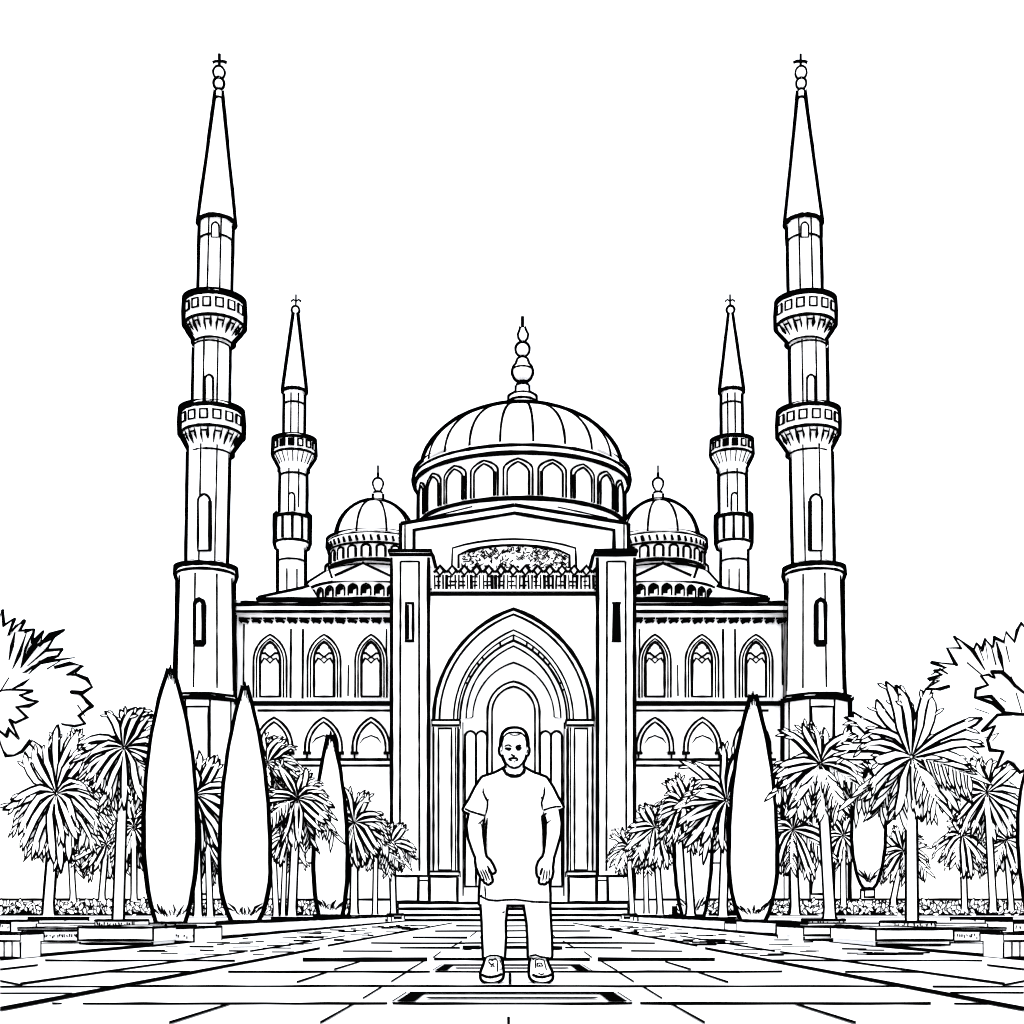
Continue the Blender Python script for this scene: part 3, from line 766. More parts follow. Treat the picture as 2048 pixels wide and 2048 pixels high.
def blocks():
    g = 'stone blocks and plinths along the beds'
    F2 = lambda r: (2048 - r[2], r[1], 2048 - r[0], r[3])
    for i, f in enumerate((lambda r: r, F2)):
        side = 'on the side of the two close-set cypresses' if i == 0 else 'on the side of the tallest palm'
        rp = lambda r: f(r)
        block('stone_pot', rp((-40, 1882, 41, 1917)), GY(1917.5), .6, 'square panelled stone pot at the avenue end ' + side, 5, rp((-50, 1868, 44, 1884)), 0, g, 'stone pot', [f((8, 0, 24, 0))[0], f((8, 0, 24, 0))[2]])
        block('stone_pedestal', rp((-60, 1842, 21, 1866)), 22.5, 1.2, 'rough pedestal behind the square pot ' + side, 5, rp((-62, 1842, 24, 1848)), 9, g, 'pedestal')
        block('stone_kerb', rp((44, 1862, 160, 1884)), 20.9, 2.8, 'long carved kerb block with dotted relief ' + side, 4, rp((38, 1856, 162, 1862)), 24, g, 'kerb block')
        block('stone_kerb', rp((305, 1856, 388, 1887)) if i == 0 else (1518, 1846, 1608, 1872), 21.2 if i == 0 else 29, 2.0, 'rough kerb block between the slim cypress and its plinth ' + side, 5, None, 10, g, 'kerb block')
    block('palm_plinth', (160, 1858, 305, 1892), 19.9, 2.6, 'wide stone plinth under the palm next to the first cypress', 6, (158, 1855, 308, 1883), 8, g, 'plinth')
    block('soil_mound', (190, 1841, 268, 1856), 22.6, .9, 'small rough collar of soil round the palm beside the first cypress', 6, None, 14, g, 'soil collar')
    block('palm_plinth', (57, 1838, 130, 1850), 27.5, 1.5, 'thin flat plinth under the drooping palm', 6.5, None, 0, g, 'plinth')
    block('cypress_plinth', (436, 1843, 536, 1866), 31.2, 1.8, 'square plinth carrying the widest cypress of the close-set pair', 6.5, None, 6, g, 'plinth')
    block('kerb_block', (390, 1846, 434, 1868), 30.5, 1.5, 'speckled kerb block beside the plinth of the close-set cypress', 5.5, None, 10, g, 'kerb block')
    block('palm_plinth', (544, 1837, 622, 1849), 37, 1.8, 'round-edged low plinth of the palm between two cypresses', 6.5, None, 0, g, 'plinth')
    block('cypress_plinth', (628, 1832, 690, 1846), 48, 1.6, 'low plinth under the shortest cypress on its side', 5.5, None, 0, g, 'plinth')
    block('stone_curb', (692, 1832, 775, 1843), 56, 1.5, 'narrow curb stone before the small palms near the steps', 5.5, None, 0, g, 'kerb block')
    block('palm_pot', (775, 1829, 803, 1838), 60, 1.2, 'small pot of the last palm before the steps', 5.5, None, 0, g, 'pot')
    block('palm_plinth', (1753, 1862, 1900, 1893), 19.2, 2.6, 'wide stone plinth under the tallest palm', 6, (1750, 1858, 1905, 1883), 9, g, 'plinth')
    block('soil_mound', (1790, 1844, 1872, 1858), 22.0, .9, 'small rough collar of soil round the foot of the tallest palm', 6, None, 14, g, 'soil collar')
    block('palm_plinth', (1608, 1855, 1715, 1883), 22.4, 2.2, 'stone plinth under the second palm before the big minaret', 6, (1606, 1853, 1718, 1873), 0, g, 'plinth')
    block('soil_mound', (1625, 1840, 1690, 1853), 25.2, .9, 'rough collar of soil round the second palm before the big minaret', 6.5, None, 10, g, 'soil collar')
    block('cypress_plinth', (1474, 1846, 1562, 1865), 31.6, 1.7, 'plain block plinth carrying the single tall cypress', 6.5, None, 0, g, 'plinth')
    block('palm_plinth', (1412, 1838, 1472, 1850), 38, 1.6, 'low plinth of the palm beside the single tall cypress', 6.5, None, 0, g, 'plinth')
    block('cypress_plinth', (1349, 1831, 1410, 1844), 49, 1.6, 'low plinth under the cypress half hidden by palms', 5.5, None, 0, g, 'plinth')
    block('stone_curb', (1275, 1832, 1346, 1842), 56, 1.5, 'narrow curb stone before the palms near the steps', 5.5, None, 0, g, 'kerb block')
    block('palm_pot', (1248, 1829, 1273, 1838), 60, 1.2, 'small pot of the first palm beyond the steps', 5.5, None, 0, g, 'pot')
    block('palm_plinth', (1950, 1837, 2024, 1849), 27.5, 1.5, 'thin flat plinth near the panelled pot at the picture edge', 6.5, None, 0, g, 'plinth')
blocks()
# ------------------------------------------------------------------ cypresses
def cypress(cx, tip, wide_y, hw, base, hb, Y, label, out=8.8, tuft=True, post=None):
    zb = Z(base, Y)
    hw -= 3.5; root = thing('cypress_tree', label, 'cypress', (X(cx, Y), Y, zb), 'cypresses along the avenue')
    m = MB(); secs = []
    for i in range(25):
        t = i / 24; py = base + (tip - base) * t
        tw = (base - wide_y) / (base - tip)
        if t < tw: k = hb + (hw - hb) * math.sin(t / tw * math.pi / 2) ** (.8 if hb > 10 else .62)
        else:
            u = (t - tw) / (1 - tw); k = hw * (1 - u ** 2.4) if u < 1 else 0
        secs.append((max(k, .3), py, cx + .4 * math.sin(i * 1.7)))
    m.rings(secs, Y, 28, 0, out)
    m.ring(hb, base, cx, Y, 6, 24)
    for k in range(11):
        x = cx + rng.uniform(-9, 9); y = tip + 2 + abs(x - cx) * 2 + rng.uniform(-5, 6)
        yy = Y - S(max(2, hw * .16), Y)
        m.tube([P(x, y + 12, yy), P(x + (x - cx) * .15, y - 6, yy)], S(5, Y), taper=True)
    for dx in (-4, 0, 3.5): m.tube([P(cx + dx * .6, tip + 16, Y), P(cx + dx, tip + 4, Y), P(cx + dx * 2.2, tip - 9 + abs(dx) * 2, Y)], S(7.5, Y), taper=True)
    m.build('crown', LEAF, root, True)
    m = MB(); m.rings([(hb * .3, base + 7, cx), (hb * .3, base - 30, cx)], Y, 10, 0, 4); m.build('trunk', BARK, root)
    if post:
        m = MB(); m.pbox(post[0], post[1], post[2], post[3], Y - .2, .4, 6); m.build('stand', STONE, root)
    if tuft:
        m = MB(); yy = Y - S(hw, Y) * .95
        for k in range(9):
            a = (k - 4) / 4; x = cx + a * hb * .95
            hgt = rng.uniform(9, 24); y0 = base - 10 - rng.uniform(0, 4) - (6 if abs(a) > .6 else 0)
            m.tube([P(x, y0, yy), P(x + a * 8 + rng.uniform(-3, 3), y0 - hgt * .5, yy), P(x + a * 18 + rng.uniform(-6, 6), y0 - hgt, yy - .02)], S(rng.uniform(3.5, 6.5), Y), taper=True)
            m.tube([P(x + 4, y0 + 1, yy), P(x + rng.uniform(-6, 8), y0 - hgt * .5, yy)], S(3.5, Y), taper=True)
        m.build('low_twig', LEAF, root)
cypress(341, 1338, 1672, 51, 1845, 24, 21.9, 'wide slender cypress directly before the base of the two-balcony minaret')
cypress(490, 1372, 1740, 49, 1842, 22, 32.2, 'tall slender cypress between minaret base and wing, on a square plinth')
cypress(661, 1470, 1728, 33, 1831, 19, 48.5, 'smaller cypress beside the portal, before the blind arches', 8)
cypress(1506, 1390, 1728, 47, 1841, 20, 32.4, 'tall single cypress on a plain block among the crowded palms')
cypress(1386, 1590, 1700, 37, 1831, 18, 49.6, 'short cypress mostly hidden behind two thin palm trunks', 7)
cypress(1737, 1540, 1668, 33, 1776, 6, 42, 'small egg-shaped cypress raised on a little stand between two palms', 6.5, True, (1729, 1779, 1749, 1797))
cypress(2082, 1480, 1660, 44, 1835, 20, 26, 'cypress cut by the picture edge beyond the last palms', 7, False)
# ------------------------------------------------------------------ palms
def palm(cx, cy, r, tx, tw, base, Y, label, seed, nf=26, droop=.35, lean=0, up=1.0, o=5.3, down=True):
    rr = random.Random(seed)
    zb = .27 if Y > 24 else .05
    zb = min(zb, Z(base, Y)) if Y < 24 else max(.27, Z(base, Y))
    root = thing('palm_tree', label, 'palm', (X(tx, Y), Y, zb), 'palms along the avenue')
    tw *= .72; m = MB()
    bpy_ = HY + (H - zb) * F / Y
    top = cy + r * .12
    m.rings([(tw * 1.6, bpy_, tx), (tw * 1.3, bpy_ - .05 * r, tx), (tw * 1.1, bpy_ - .25 * r, tx), (tw, bpy_ * .5 + top * .5, tx * .6 + cx * .4), (tw * .92, top + r * .4, tx * .25 + cx * .75), (tw * .95, top, cx)], Y, 14, 0, 4.8 if tw > 5 else 3.6)
    m.build('trunk', BARK, root)
    m = MB(); c = P(cx, cy, Y); Lr = S(r, Y); O = S(min(o, 2.4 + r * .03), Y) * LW
    def frond(ang, L, dy, bend, nst, wd, order):
        """stiff frond: parallel strips along one curved rib with ragged ends"""
        d = Vector((math.cos(ang), dy, math.sin(ang))); d.normalize()
        sd = Vector((-math.sin(ang), rr.uniform(-.25, .25), math.cos(ang)))
        bd = Vector((rr.uniform(-.12, .12), 0, -bend))
        back = Vector((0, -.012 * order * Lr, 0))
        for j in range(nst):
            u = (j - (nst - 1) / 2)
            l = L * (rr.uniform(.86, 1.04) - .05 * abs(u)); ph = rr.uniform(.9, 1.1)
            hook = rr.uniform(-.16, .16) + .05 * u
            def cl(t, u=u, l=l, hook=hook, ph=ph):
                sp = min(1.0, t * 2.6) ** .8
                return c + back + d * (l * t) + sd * (u * wd * sp * ph * (1 + .25 * t) + hook * L * t ** 4) + bd * (L * t * t)
            strip(m, cl, sd, wd * .98, O * rr.uniform(.75, 1.2))
            if r > 45:
                for s_ in (-1, 1):
                    t = rr.uniform(.72, .97); tg = (cl(t + .02) - cl(t - .02)).normalized()
                    blade(m, cl(t) + sd * (s_ * wd * .42), tg + sd * (s_ * rr.uniform(.1, .5)) + Vector((0, 0, -.25)), Lr * rr.uniform(.1, .2), Lr * .03, O * .6, Vector((0, -1, .1)), .1)
    def feather(ang, L, dy, bend, order):
        """hanging frond with short leaflets on both sides of its rib"""
        d = Vector((math.cos(ang), dy, math.sin(ang))); d.normalize()
        back = Vector((0, -.012 * order * Lr, 0))
        cl = lambda t: c + back + d * (L * t) + Vector((0, 0, -bend * L * t * t))
        for k in range(13):
            t = .22 + .78 * k / 12; tg = (cl(t + .02) - cl(t - .02)).normalized()
            for s_ in (-1, 1):
                sd = Vector((-tg.z, rr.uniform(-.3, .1), tg.x)) * s_
                dd = tg * rr.uniform(.6, 1.0) + sd * .75 + Vector((0, 0, -.35))
                blade(m, cl(t), dd, Lr * rr.uniform(.2, .36), Lr * .055, O * .62, Vector((0, -1, .15)), .25)
        strip(m, cl, Vector((-d.z, 0, d.x)), Lr * .1, O * .8)
    k = 0
    for k in range(nf):
        ang = 2 * math.pi * (k + rr.uniform(-.32, .32)) / nf + .2
        el = math.sin(ang)
        dy = rr.uniform(-.7, .7)
        L = Lr * rr.uniform(.85, 1.06) * (1 + .2 * abs(dy)) * (1 + (up - 1) * max(0, el)) * (.82 if el < -.5 else 1)
        if el < -.05 and rr.random() < .5: feather(ang * 1.0, L * .85, dy, droop * rr.uniform(.9, 1.5), rr.random())
        else: frond(ang, L, dy, droop * (.35 if el > .75 else 1.25) * rr.uniform(.6, 1.4), 2 if r < 64 else rr.choice((2, 3, 3)), Lr * (rr.uniform(.15, .19) if r < 64 else rr.uniform(.115, .155)), rr.random() * 3)
    m.build('crown', LEAF, root)
def strip(m, cl, sd, w, o):
    """leaf strip on a curved line: dark core with a rim, white faces on both sides"""
    ts = [.04, .2, .4, .62, .82, .93, 1.0]; pr = [.2, .55, .84, 1.0, 1.0, .8, .12]
    sd = sd.normalized(); pts = [cl(t) for t in ts]
    b = len(m.v)
    for i, (p, k) in enumerate(zip(pts, pr)):
        tg = (pts[min(i + 1, 6)] - pts[max(i - 1, 0)]).normalized()
        q = p + (tg * o * 1.5 if i == 6 else -tg * o * .5 if i == 0 else Vector((0, 0, 0)))
        x = w * .5 * k + o * (.55 if i < 6 else .3)
        m.v += [q + sd * x, q - sd * x]
    for i in range(6): m.f.append((b + 2 * i, b + 2 * i + 1, b + 2 * i + 3, b + 2 * i + 2)); m.m.append(1)
    for e in (-1, 1):
        b = len(m.v)
        for i, (p, k) in enumerate(zip(pts, pr)):
            tg = (pts[min(i + 1, 6)] - pts[max(i - 1, 0)]).normalized(); nn = tg.cross(sd).normalized() * (e * max(.004, o * .2))
            x = max(w * .5 * k - o * .45, 0)
            m.v += [p + nn + sd * x, p + nn - sd * x]
        for i in range(6): m.f.append((b + 2 * i, b + 2 * i + 1, b + 2 * i + 3, b + 2 * i + 2)); m.m.append(0)
# crown centre px, radius px, trunk px, half width, foot, distance
palm(114, 1588, 110, 97, 10, 1833, 28.4, 'palm with long drooping side fronds on a thin flat plinth', 3, 16, .42, up=1.5)
palm(249, 1496, 106, 236, 11, 1838, 23.0, 'palm with high round crown touching the first cypress', 5, 15, .3)
palm(140, 1676, 62, 146, 5, 1801, 52, 'thin distant palm seen past the drooping palm trunk', 8, 11, .4)
palm(212, 1688, 62, 204, 5, 1801, 50, 'thin distant palm half behind the high round palm', 9, 11, .4)
palm(268, 1655, 66, 268, 5, 1801, 46, 'bushy palm tucked against the side of the first cypress', 10, 11, .5)
palm(392, 1588, 100, 396, 7, 1834, 40, 'palm whose crown fills the gap between the close-set cypresses', 11, 17, .3)
palm(415, 1680, 66, 420, 6, 1834, 44, 'lower palm in the gap of the close-set cypresses', 12, 13, .4)
palm(536, 1525, 66, 552, 5, 1834, 52, 'palm peeking out behind the second cypress before the arches', 13, 14, .35)
palm(595, 1598, 80, 584, 8, 1834, 37.8, 'full palm with upright centre fronds between the second and smaller cypress', 14, 14, .35)
palm(572, 1672, 52, 566, 4, 1833, 50, 'low palm behind the thick trunk before the blind arches', 15, 11, .5)
palm(709, 1646, 78, 708, 7, 1830, 53, 'palm just beside the smaller cypress and portal pillar', 16, 14, .35)
palm(752, 1686, 50, 750, 4, 1830, 58, 'slim middle palm of the trio at the portal pillar', 17, 11, .4)
palm(783, 1686, 52, 787, 5, 1829, 60.5, 'last small palm before the steps, in a small pot', 18, 13, .35)
palm(1822, 1515, 128, 1824, 12, 1842, 22.3, 'tallest palm with wide fan of long upright fronds', 21, 19, .22, up=1.45)
palm(1641, 1528, 100, 1659, 11, 1840, 25.6, 'second largest palm, before the base of the big minaret', 22, 16, .3, up=1.08)
palm(1973, 1585, 82, 1986, 6.5, 1824, 34, 'slender palm beside the outermost short palm near the picture edge', 23, 15, .3)
palm(1925, 1672, 60, 1929, 5, 1820, 44, 'short thin palm with hanging fronds between two taller palms', 24, 14, .45)
palm(2012, 1680, 62, 2022, 5, 1822, 47, 'bushy half-hidden palm at the picture edge', 25, 13, .4)
palm(1806, 1702, 56, 1787, 5, 1812, 50, 'small palm hidden behind the trunk of the tallest palm', 26, 13, .4)
palm(1686, 1672, 50, 1687, 5, 1812, 48, 'small palm beside the egg-shaped cypress stand', 27, 13, .4)
palm(1585, 1660, 76, 1590, 8, 1830, 40, 'palm emerging behind the single tall cypress trunk side', 28, 15, .35)
palm(1453, 1601, 96, 1446, 8, 1834, 38.6, 'palm leaning its fan against the single tall cypress', 29, 17, .3, up=1.3)
palm(1366, 1610, 70, 1381, 7, 1831, 47, 'round palm before the cypress half hidden by palms', 30, 14, .35)
palm(1309, 1655, 62, 1320, 5, 1830, 53, 'mid-sized palm in the trio beyond the steps', 31, 14, .35)
palm(1256, 1694, 46, 1264, 4.5, 1829, 60.5, 'smallest palm beside the portal pillar beyond the steps', 32, 13, .35)
palm(1290, 1700, 40, 1293, 4, 1829, 58, 'low thin palm squeezed within the trio beyond the steps', 33, 11, .4)
# ------------------------------------------------------------------ the two big near palms cut by the picture edge
def near_palm(fx, Y, fronds, lines, label, tx, runs):
    root = thing('feather_palm', label, 'palm', (X(tx, Y), Y, 0), 'big palms cut by the picture edges')
    m = MB(); m.rings([(40, HY + H * F / Y, tx), (30, 1900, tx), (26, 1450, tx)], Y, 16, 0, 7); m.build('trunk', BARK, root)
    for k, pp in enumerate(fronds):
        m = MB(); Yk = Y + .25 * k
        pts = [P(a, b, Yk + .1 * math.sin(i * .9)) for i, (a, b) in enumerate(pp)]
        n = len(pts); cen = sum(pts, Vector()) / n
        m.poly(pts); m.poly([p + Vector((0, .02, 0)) for p in pts])
        for a_, b_ in runs[k]: m.tube(pts[a_:b_] if b_ <= n else pts[a_:] + pts[:1], S(7.5, Yk) * LW, False, jit=.35)
        if k < len(lines):
            for ln in lines[k]: m.tube([P(a, b, Yk - .12) for a, b in ln], S(7.5, Yk) * LW, taper=True, jit=.35)
        m.build('frond', LEAF, root)
        m = MB(); q = [Vector((2 * X(tx, p.y) - p.x, p.y + .15, p.z)) for p in pts]      # the fronds of the far side of the trunk
        m.poly(q); m.poly([p + Vector((0, .02, 0)) for p in q])
        for a_, b_ in runs[k]: m.tube(q[a_:b_], S(7.5, Yk) * LW, False, jit=.35)
        m.build('frond', LEAF, root)
lf = [
 [(-60, 1381), (0, 1382), (20, 1381), (64, 1382), (40, 1391), (56, 1399), (75, 1403), (58, 1411), (33, 1414), (54, 1435), (30, 1445), (20, 1440), (27, 1455), (37, 1477), (18, 1457), (13, 1472), (0, 1462), (-40, 1455)],
 [(-60, 1440), (-4, 1468), (4, 1492), (12, 1512), (28, 1511), (44, 1503), (62, 1480), (78, 1455), (100, 1440), (125, 1446), (150, 1452), (170, 1447), (158, 1432), (172, 1420), (184, 1412), (176, 1405), (162, 1390), (143, 1384), (165, 1386), (184, 1374), (174, 1358), (152, 1349), (134, 1352), (165, 1331), (140, 1327), (108, 1335), (60, 1345), (0, 1352), (-60, 1360)],
 [(-60, 1225), (0, 1232), (5, 1220), (8, 1252), (29, 1238), (16, 1272), (32, 1252), (48, 1242), (38, 1262), (54, 1262), (68, 1259), (64, 1285), (86, 1264), (80, 1290), (100, 1268), (128, 1260), (110, 1272), (92, 1300), (124, 1299), (116, 1312), (96, 1318), (70, 1330), (30, 1360), (-60, 1370)],
]
ll = [[[(0, 1384), (18, 1355)], [(20, 1380), (45, 1368), (60, 1357)]], [[(57, 1348), (80, 1325), (150, 1315)], [(94, 1338), (120, 1322)], [(145, 1352), (160, 1338)], [(143, 1384), (160, 1390)], [(155, 1410), (170, 1432)]],
      [[(18, 1320), (30, 1264)], [(25, 1338), (38, 1310), (54, 1262)], [(42, 1335), (52, 1295), (68, 1260)], [(42, 1335), (60, 1300), (88, 1264)], [(45, 1332), (75, 1290), (128, 1262)], [(55, 1332), (90, 1302), (124, 1300)], [(40, 1335), (45, 1333)]]]
near_palm(same, 17.0, lf, ll, 'big feathery palm cut by the picture edge above the drooping palm', -70, [[(0, 18)], [(0, 7), (9, 26)], [(0, 25)]])
rf = [
 [(2110, 1425), (2048, 1428), (2010, 1426), (1985, 1406), (1950, 1394), (1952, 1378), (1976, 1370), (1962, 1352), (1978, 1350), (1990, 1356), (1984, 1344), (2004, 1344), (2020, 1358), (2030, 1371), (2048, 1385), (2110, 1395)],
 [(2110, 1430), (2030, 1428), (1995, 1430), (1965, 1462), (1990, 1452), (1975, 1480), (1980, 1500), (2006, 1503), (1992, 1537), (2016, 1522), (2027, 1530), (2040, 1545), (2060, 1535), (2110, 1530)],
 [(2110, 1235), (2056, 1262), (2042, 1247), (2034, 1262), (2029, 1284), (2012, 1264), (2008, 1284), (1989, 1275), (1986, 1296), (1970, 1279), (1964, 1300), (1953, 1287), (1946, 1303), (1930, 1288), (1909, 1274), (1922, 1296), (1894, 1296), (1912, 1330), (1864, 1325), (1892, 1336), (1870, 1342), (1884, 1349), (1858, 1358), (1878, 1362), (1852, 1378), (1880, 1378), (1900, 1372), (1930, 1382), (1950, 1392), (1985, 1406), (2110, 1425)],
]
rl = [[[(2000, 1396), (2012, 1404)], [(2032, 1385), (2044, 1425)], [(1950, 1394), (1982, 1393), (2010, 1420)], [(2022, 1352), (2030, 1371)]], [[(1968, 1476), (1998, 1466)], [(1998, 1466), (1985, 1482)], [(1950, 1417), (1978, 1427)]],
      [[(1934, 1325), (1966, 1352)], [(1915, 1276), (1945, 1300), (1970, 1340)], [(1955, 1288), (1968, 1322)], [(1970, 1280), (1976, 1320)], [(1982, 1290), (1992, 1330)], [(1993, 1284), (2008, 1344)], [(2012, 1292), (2019, 1324)], [(1862, 1350), (1880, 1338), (1896, 1348)], [(1858, 1362), (1880, 1355)]]]
near_palm(same, 17.0, rf, rl, 'big feathery palm cut by the picture edge above the tallest palm', 2130, [[(0, 16)], [(0, 14)], [(0, 27)]])
# ------------------------------------------------------------------ the standing man
YM = 9.4
def q3(x, y): return 860 + x / 2.982, 1400 + y / 2.982
U = 9.4 / F / 2.982                                   # metres per unit of the close-up measurements
def V3(x, y, dy=0.0):
    px, py = q3(x, y); return P(px, py, YM + dy)
def loft(bm, secs, n=20):
    """secs: (centre, radius across, radius deep, axis) -> closed tube"""
    loops = []
    for c, rx, ry, ax in secs:
        ax = ax.normalized(); u = Vector((1, 0, 0)); u = (u - ax * u.dot(ax)).normalized(); v = ax.cross(u)
        loops.append([bm.verts.new(c + u * rx * math.cos(2 * math.pi * k / n) + v * ry * math.sin(2 * math.pi * k / n)) for k in range(n)])
    for A, B in zip(loops, loops[1:]):
        for k in range(n): bm.faces.new((A[k], A[(k + 1) % n], B[(k + 1) % n], B[k]))
    bm.faces.new(list(reversed(loops[0]))); bm.faces.new(loops[-1])
def chain(bm, pts, n=14):
    """pts: (x, y, radius, depth offset[, depth factor]) in close-up units -> limb"""
    cs = [V3(p[0], p[1], p[3]) for p in pts]; secs = []
    for i, p in enumerate(pts):
        ax = cs[min(i + 1, len(cs) - 1)] - cs[max(i - 1, 0)]
        k = p[4] if len(p) > 4 else 1
        secs.append((cs[i], p[2] * U, p[2] * U * k, ax))
    loft(bm, secs, n)
UP = Vector((0, 0, -1))
def remeshed(bm, voxel, smooth=3):
    bmesh.ops.recalc_face_normals(bm, faces=bm.faces[:])
    me = bpy.data.meshes.new('tmp'); bm.to_mesh(me); bm.free()
    o = bpy.data.objects.new('tmp', me); COL.objects.link(o)
    md = o.modifiers.new('r', 'REMESH'); md.mode = 'VOXEL'; md.voxel_size = voxel
    sm = o.modifiers.new('s', 'SMOOTH'); sm.iterations = smooth; sm.factor = .5
    dg = bpy.context.evaluated_depsgraph_get(); ev = o.evaluated_get(dg); m2 = ev.to_mesh()
    vs = [v.co.copy() for v in m2.vertices]; fs = [tuple(p.vertices) for p in m2.polygons]; ns = [v.normal.copy() for v in m2.vertices]
    ev.to_mesh_clear(); bpy.data.objects.remove(o); bpy.data.meshes.remove(me)
    return vs, fs, ns
def skin(vs, fs, ns, d):
    """mesh builder holding the surface and its dark far-side coat"""
    m = MB(); m.add(vs, fs)
    off = [v + n * d for v, n in zip(vs, ns)]
    back = []
    for f in fs:
        c = sum((vs[i] for i in f), Vector()) / len(f); nn = sum((ns[i] for i in f), Vector())
        if nn.dot(c - CAM) > 0: back.append(f)
    used = sorted({i for f in back for i in f}); ix = {k: i for i, k in enumerate(used)}
    m.add([off[i] for i in used], [tuple(ix[i] for i in f) for f in back], 1)
    return m
def dense(pts, step=5.0):
    out = []
    for (x0, y0), (x1, y1) in zip(pts, pts[1:]):
        k = max(1, int(math.hypot(x1 - x0, y1 - y0) / step))
        out += [(x0 + (x1 - x0) * j / k, y0 + (y1 - y0) * j / k) for j in range(k)]
    return out + [pts[-1]]
def on_surface(bvh, x, y, lift=.003):
    t = V3(x, y); d = (t - CAM).normalized()
    h = bvh.ray_cast(CAM, d)
    p = h[0] if h[0] is not None and h[0].y < YM + .12 else bvh.find_nearest(t - d * .03)[0]
    return p - d * lift
def person():
    LWp = S(7, YM)
    # body: head, neck, trunk core, arms with hands, legs
    bm = bmesh.new()
    head = [(505, 176, 26, .0), (505, 184, 44, 0), (503, 200, 60, 0), (501, 235, 72, 0), (502, 280, 75, 0), (503, 315, 71, -.003), (503, 345, 62, -.01), (503, 370, 50, -.016), (503, 392, 36, -.022), (503, 406, 22, -.026)]
    loft(bm, [(V3(x, y, dy), r * U, r * U * (1.18 if y < 340 else 1.28), UP) for x, y, r, dy in head], 28)
    chain(bm, [(504, 350, 46, .03), (505, 400, 48, .03), (505, 440, 56, .03), (505, 480, 70, .03)])
    for ex in (425, 579): chain(bm, [(ex + (4 if ex < 500 else -4), 280, 4, .01), (ex, 290, 6.5, .01), (ex, 305, 7.5, .01), (ex + (5 if ex < 500 else -5), 326, 6, .008)], 10)
    # nose and brow ridge
    fr = -75 * U * 1.15
    chain(bm, [(500, 285, 6, fr + .004), (498, 312, 8, fr - .004), (497, 328, 11, fr - .010), (497, 336, 8, fr)], 10)
    loft(bm, [(V3(505, y, .03), rx * U, .07, UP) for y, rx in ((470, 100), (540, 130), (700, 135), (900, 130), (1080, 140), (1180, 150))], 24)
    for pts in ([(352, 520, 40, .03), (310, 600, 44, .02), (280, 690, 44, .01), (266, 750, 41, -.02), (273, 820, 38, -.07), (290, 890, 31, -.12), (302, 935, 25, -.14)],
                [(655, 520, 40, .03), (695, 600, 44, .02), (725, 670, 43, .01), (738, 740, 40, -.02), (735, 800, 37, -.07), (722, 870, 30, -.12), (709, 930, 25, -.14)]):
        chain(bm, pts, 16)
    # hands: palm, thumb leaving its side, four unequal curled fingers
    chain(bm, [(302, 925, 25, -0.145, .8), (306, 960, 29, -0.150, .7), (312, 990, 31, -0.155, .62), (318, 1012, 27, -0.155, .6)], 16)
    chain(bm, [(318, 945, 14, -0.155), (346, 968, 12, -0.165), (364, 995, 10.5, -0.170), (379, 1026, 8, -0.165)], 10)
    for p in ([(331, 1000, 10, -0.160), (343, 1028, 9.5, -0.167), (352, 1052, 8.5, -0.165), (362, 1084, 6.5, -0.155)],
              [(319, 1008, 10, -0.155), (331, 1040, 9.5, -0.161), (343, 1066, 8.5, -0.157), (350, 1094, 6.5, -0.147)],
              [(306, 1008, 10, -0.150), (316, 1038, 9, -0.155), (329, 1062, 8, -0.149), (334, 1084, 6.5, -0.139)],
              [(294, 1000, 9, -0.145), (301, 1026, 8, -0.147), (311, 1046, 7.5, -0.141), (314, 1066, 6, -0.133)]):
        chain(bm, p, 10)
    chain(bm, [(709, 920, 25, -0.145, .8), (702, 955, 29, -0.150, .7), (696, 985, 31, -0.155, .62), (694, 1008, 27, -0.155, .6)], 16)
    chain(bm, [(684, 950, 14, -0.160), (662, 972, 12, -0.170), (652, 1000, 10.5, -0.175), (652, 1036, 9, -0.171), (655, 1050, 7.5, -0.165)], 10)
    for p in ([(676, 1000, 10, -0.160), (672, 1030, 9.5, -0.171), (668, 1056, 8.5, -0.169), (662, 1090, 6.5, -0.157)],
              [(690, 1008, 10, -0.155), (690, 1038, 9.5, -0.165), (684, 1062, 8.5, -0.161), (680, 1092, 6.5, -0.149)],
              [(704, 1008, 10, -0.150), (706, 1036, 9, -0.159), (701, 1056, 8, -0.155), (699, 1080, 6.5, -0.143)],
              [(717, 1000, 9, -0.145), (721, 1024, 8, -0.151), (717, 1042, 7.5, -0.145), (716, 1062, 6, -0.135)]):
        chain(bm, p, 10)
    for xa, xb in ((400, 378), (620, 655)):
        chain(bm, [(xa, 1120, 52, .03), (xa - 8 if xa < 500 else xa + 8, 1250, 46, .03), (xb, 1400, 34, .03), (xb, 1560, 28, .03), (xb, 1640, 26, .0)], 14)
    vs, fs, ns = remeshed(bm, .0052, 3)
    m = skin(vs, fs, ns, S(5.8, YM) * LW)
    bvh = BVHTree.FromPolygons(vs, fs)
    T = lambda pts, w, tp=True, lift=.003: m.tube([on_surface(bvh, x, y, lift) for x, y in dense(pts)], w * 1.32 * U * LW, taper=tp, step=4 * U, jit=.12)
    # face
    T([(443, 279), (456, 270), (470, 268), (488, 279)], 8); T([(448, 286), (458, 290), (470, 293), (486, 290)], 14); T([(458, 296), (470, 299), (482, 296)], 8); T([(444, 290), (452, 294)], 6)
    T([(509, 284), (520, 275), (535, 270), (546, 274)], 10); T([(511, 287), (528, 288), (546, 286)], 18); T([(514, 293), (528, 296), (542, 292)], 12)
    T([(486, 322), (490, 328), (497, 333), (509, 335)], 10)
    T([(465, 354), (480, 349), (494, 346), (512, 347), (528, 353)], 11); T([(470, 356), (480, 361), (490, 363)], 7); T([(508, 364), (518, 361), (526, 356)], 7); T([(504, 364), (505, 374)], 4.5)
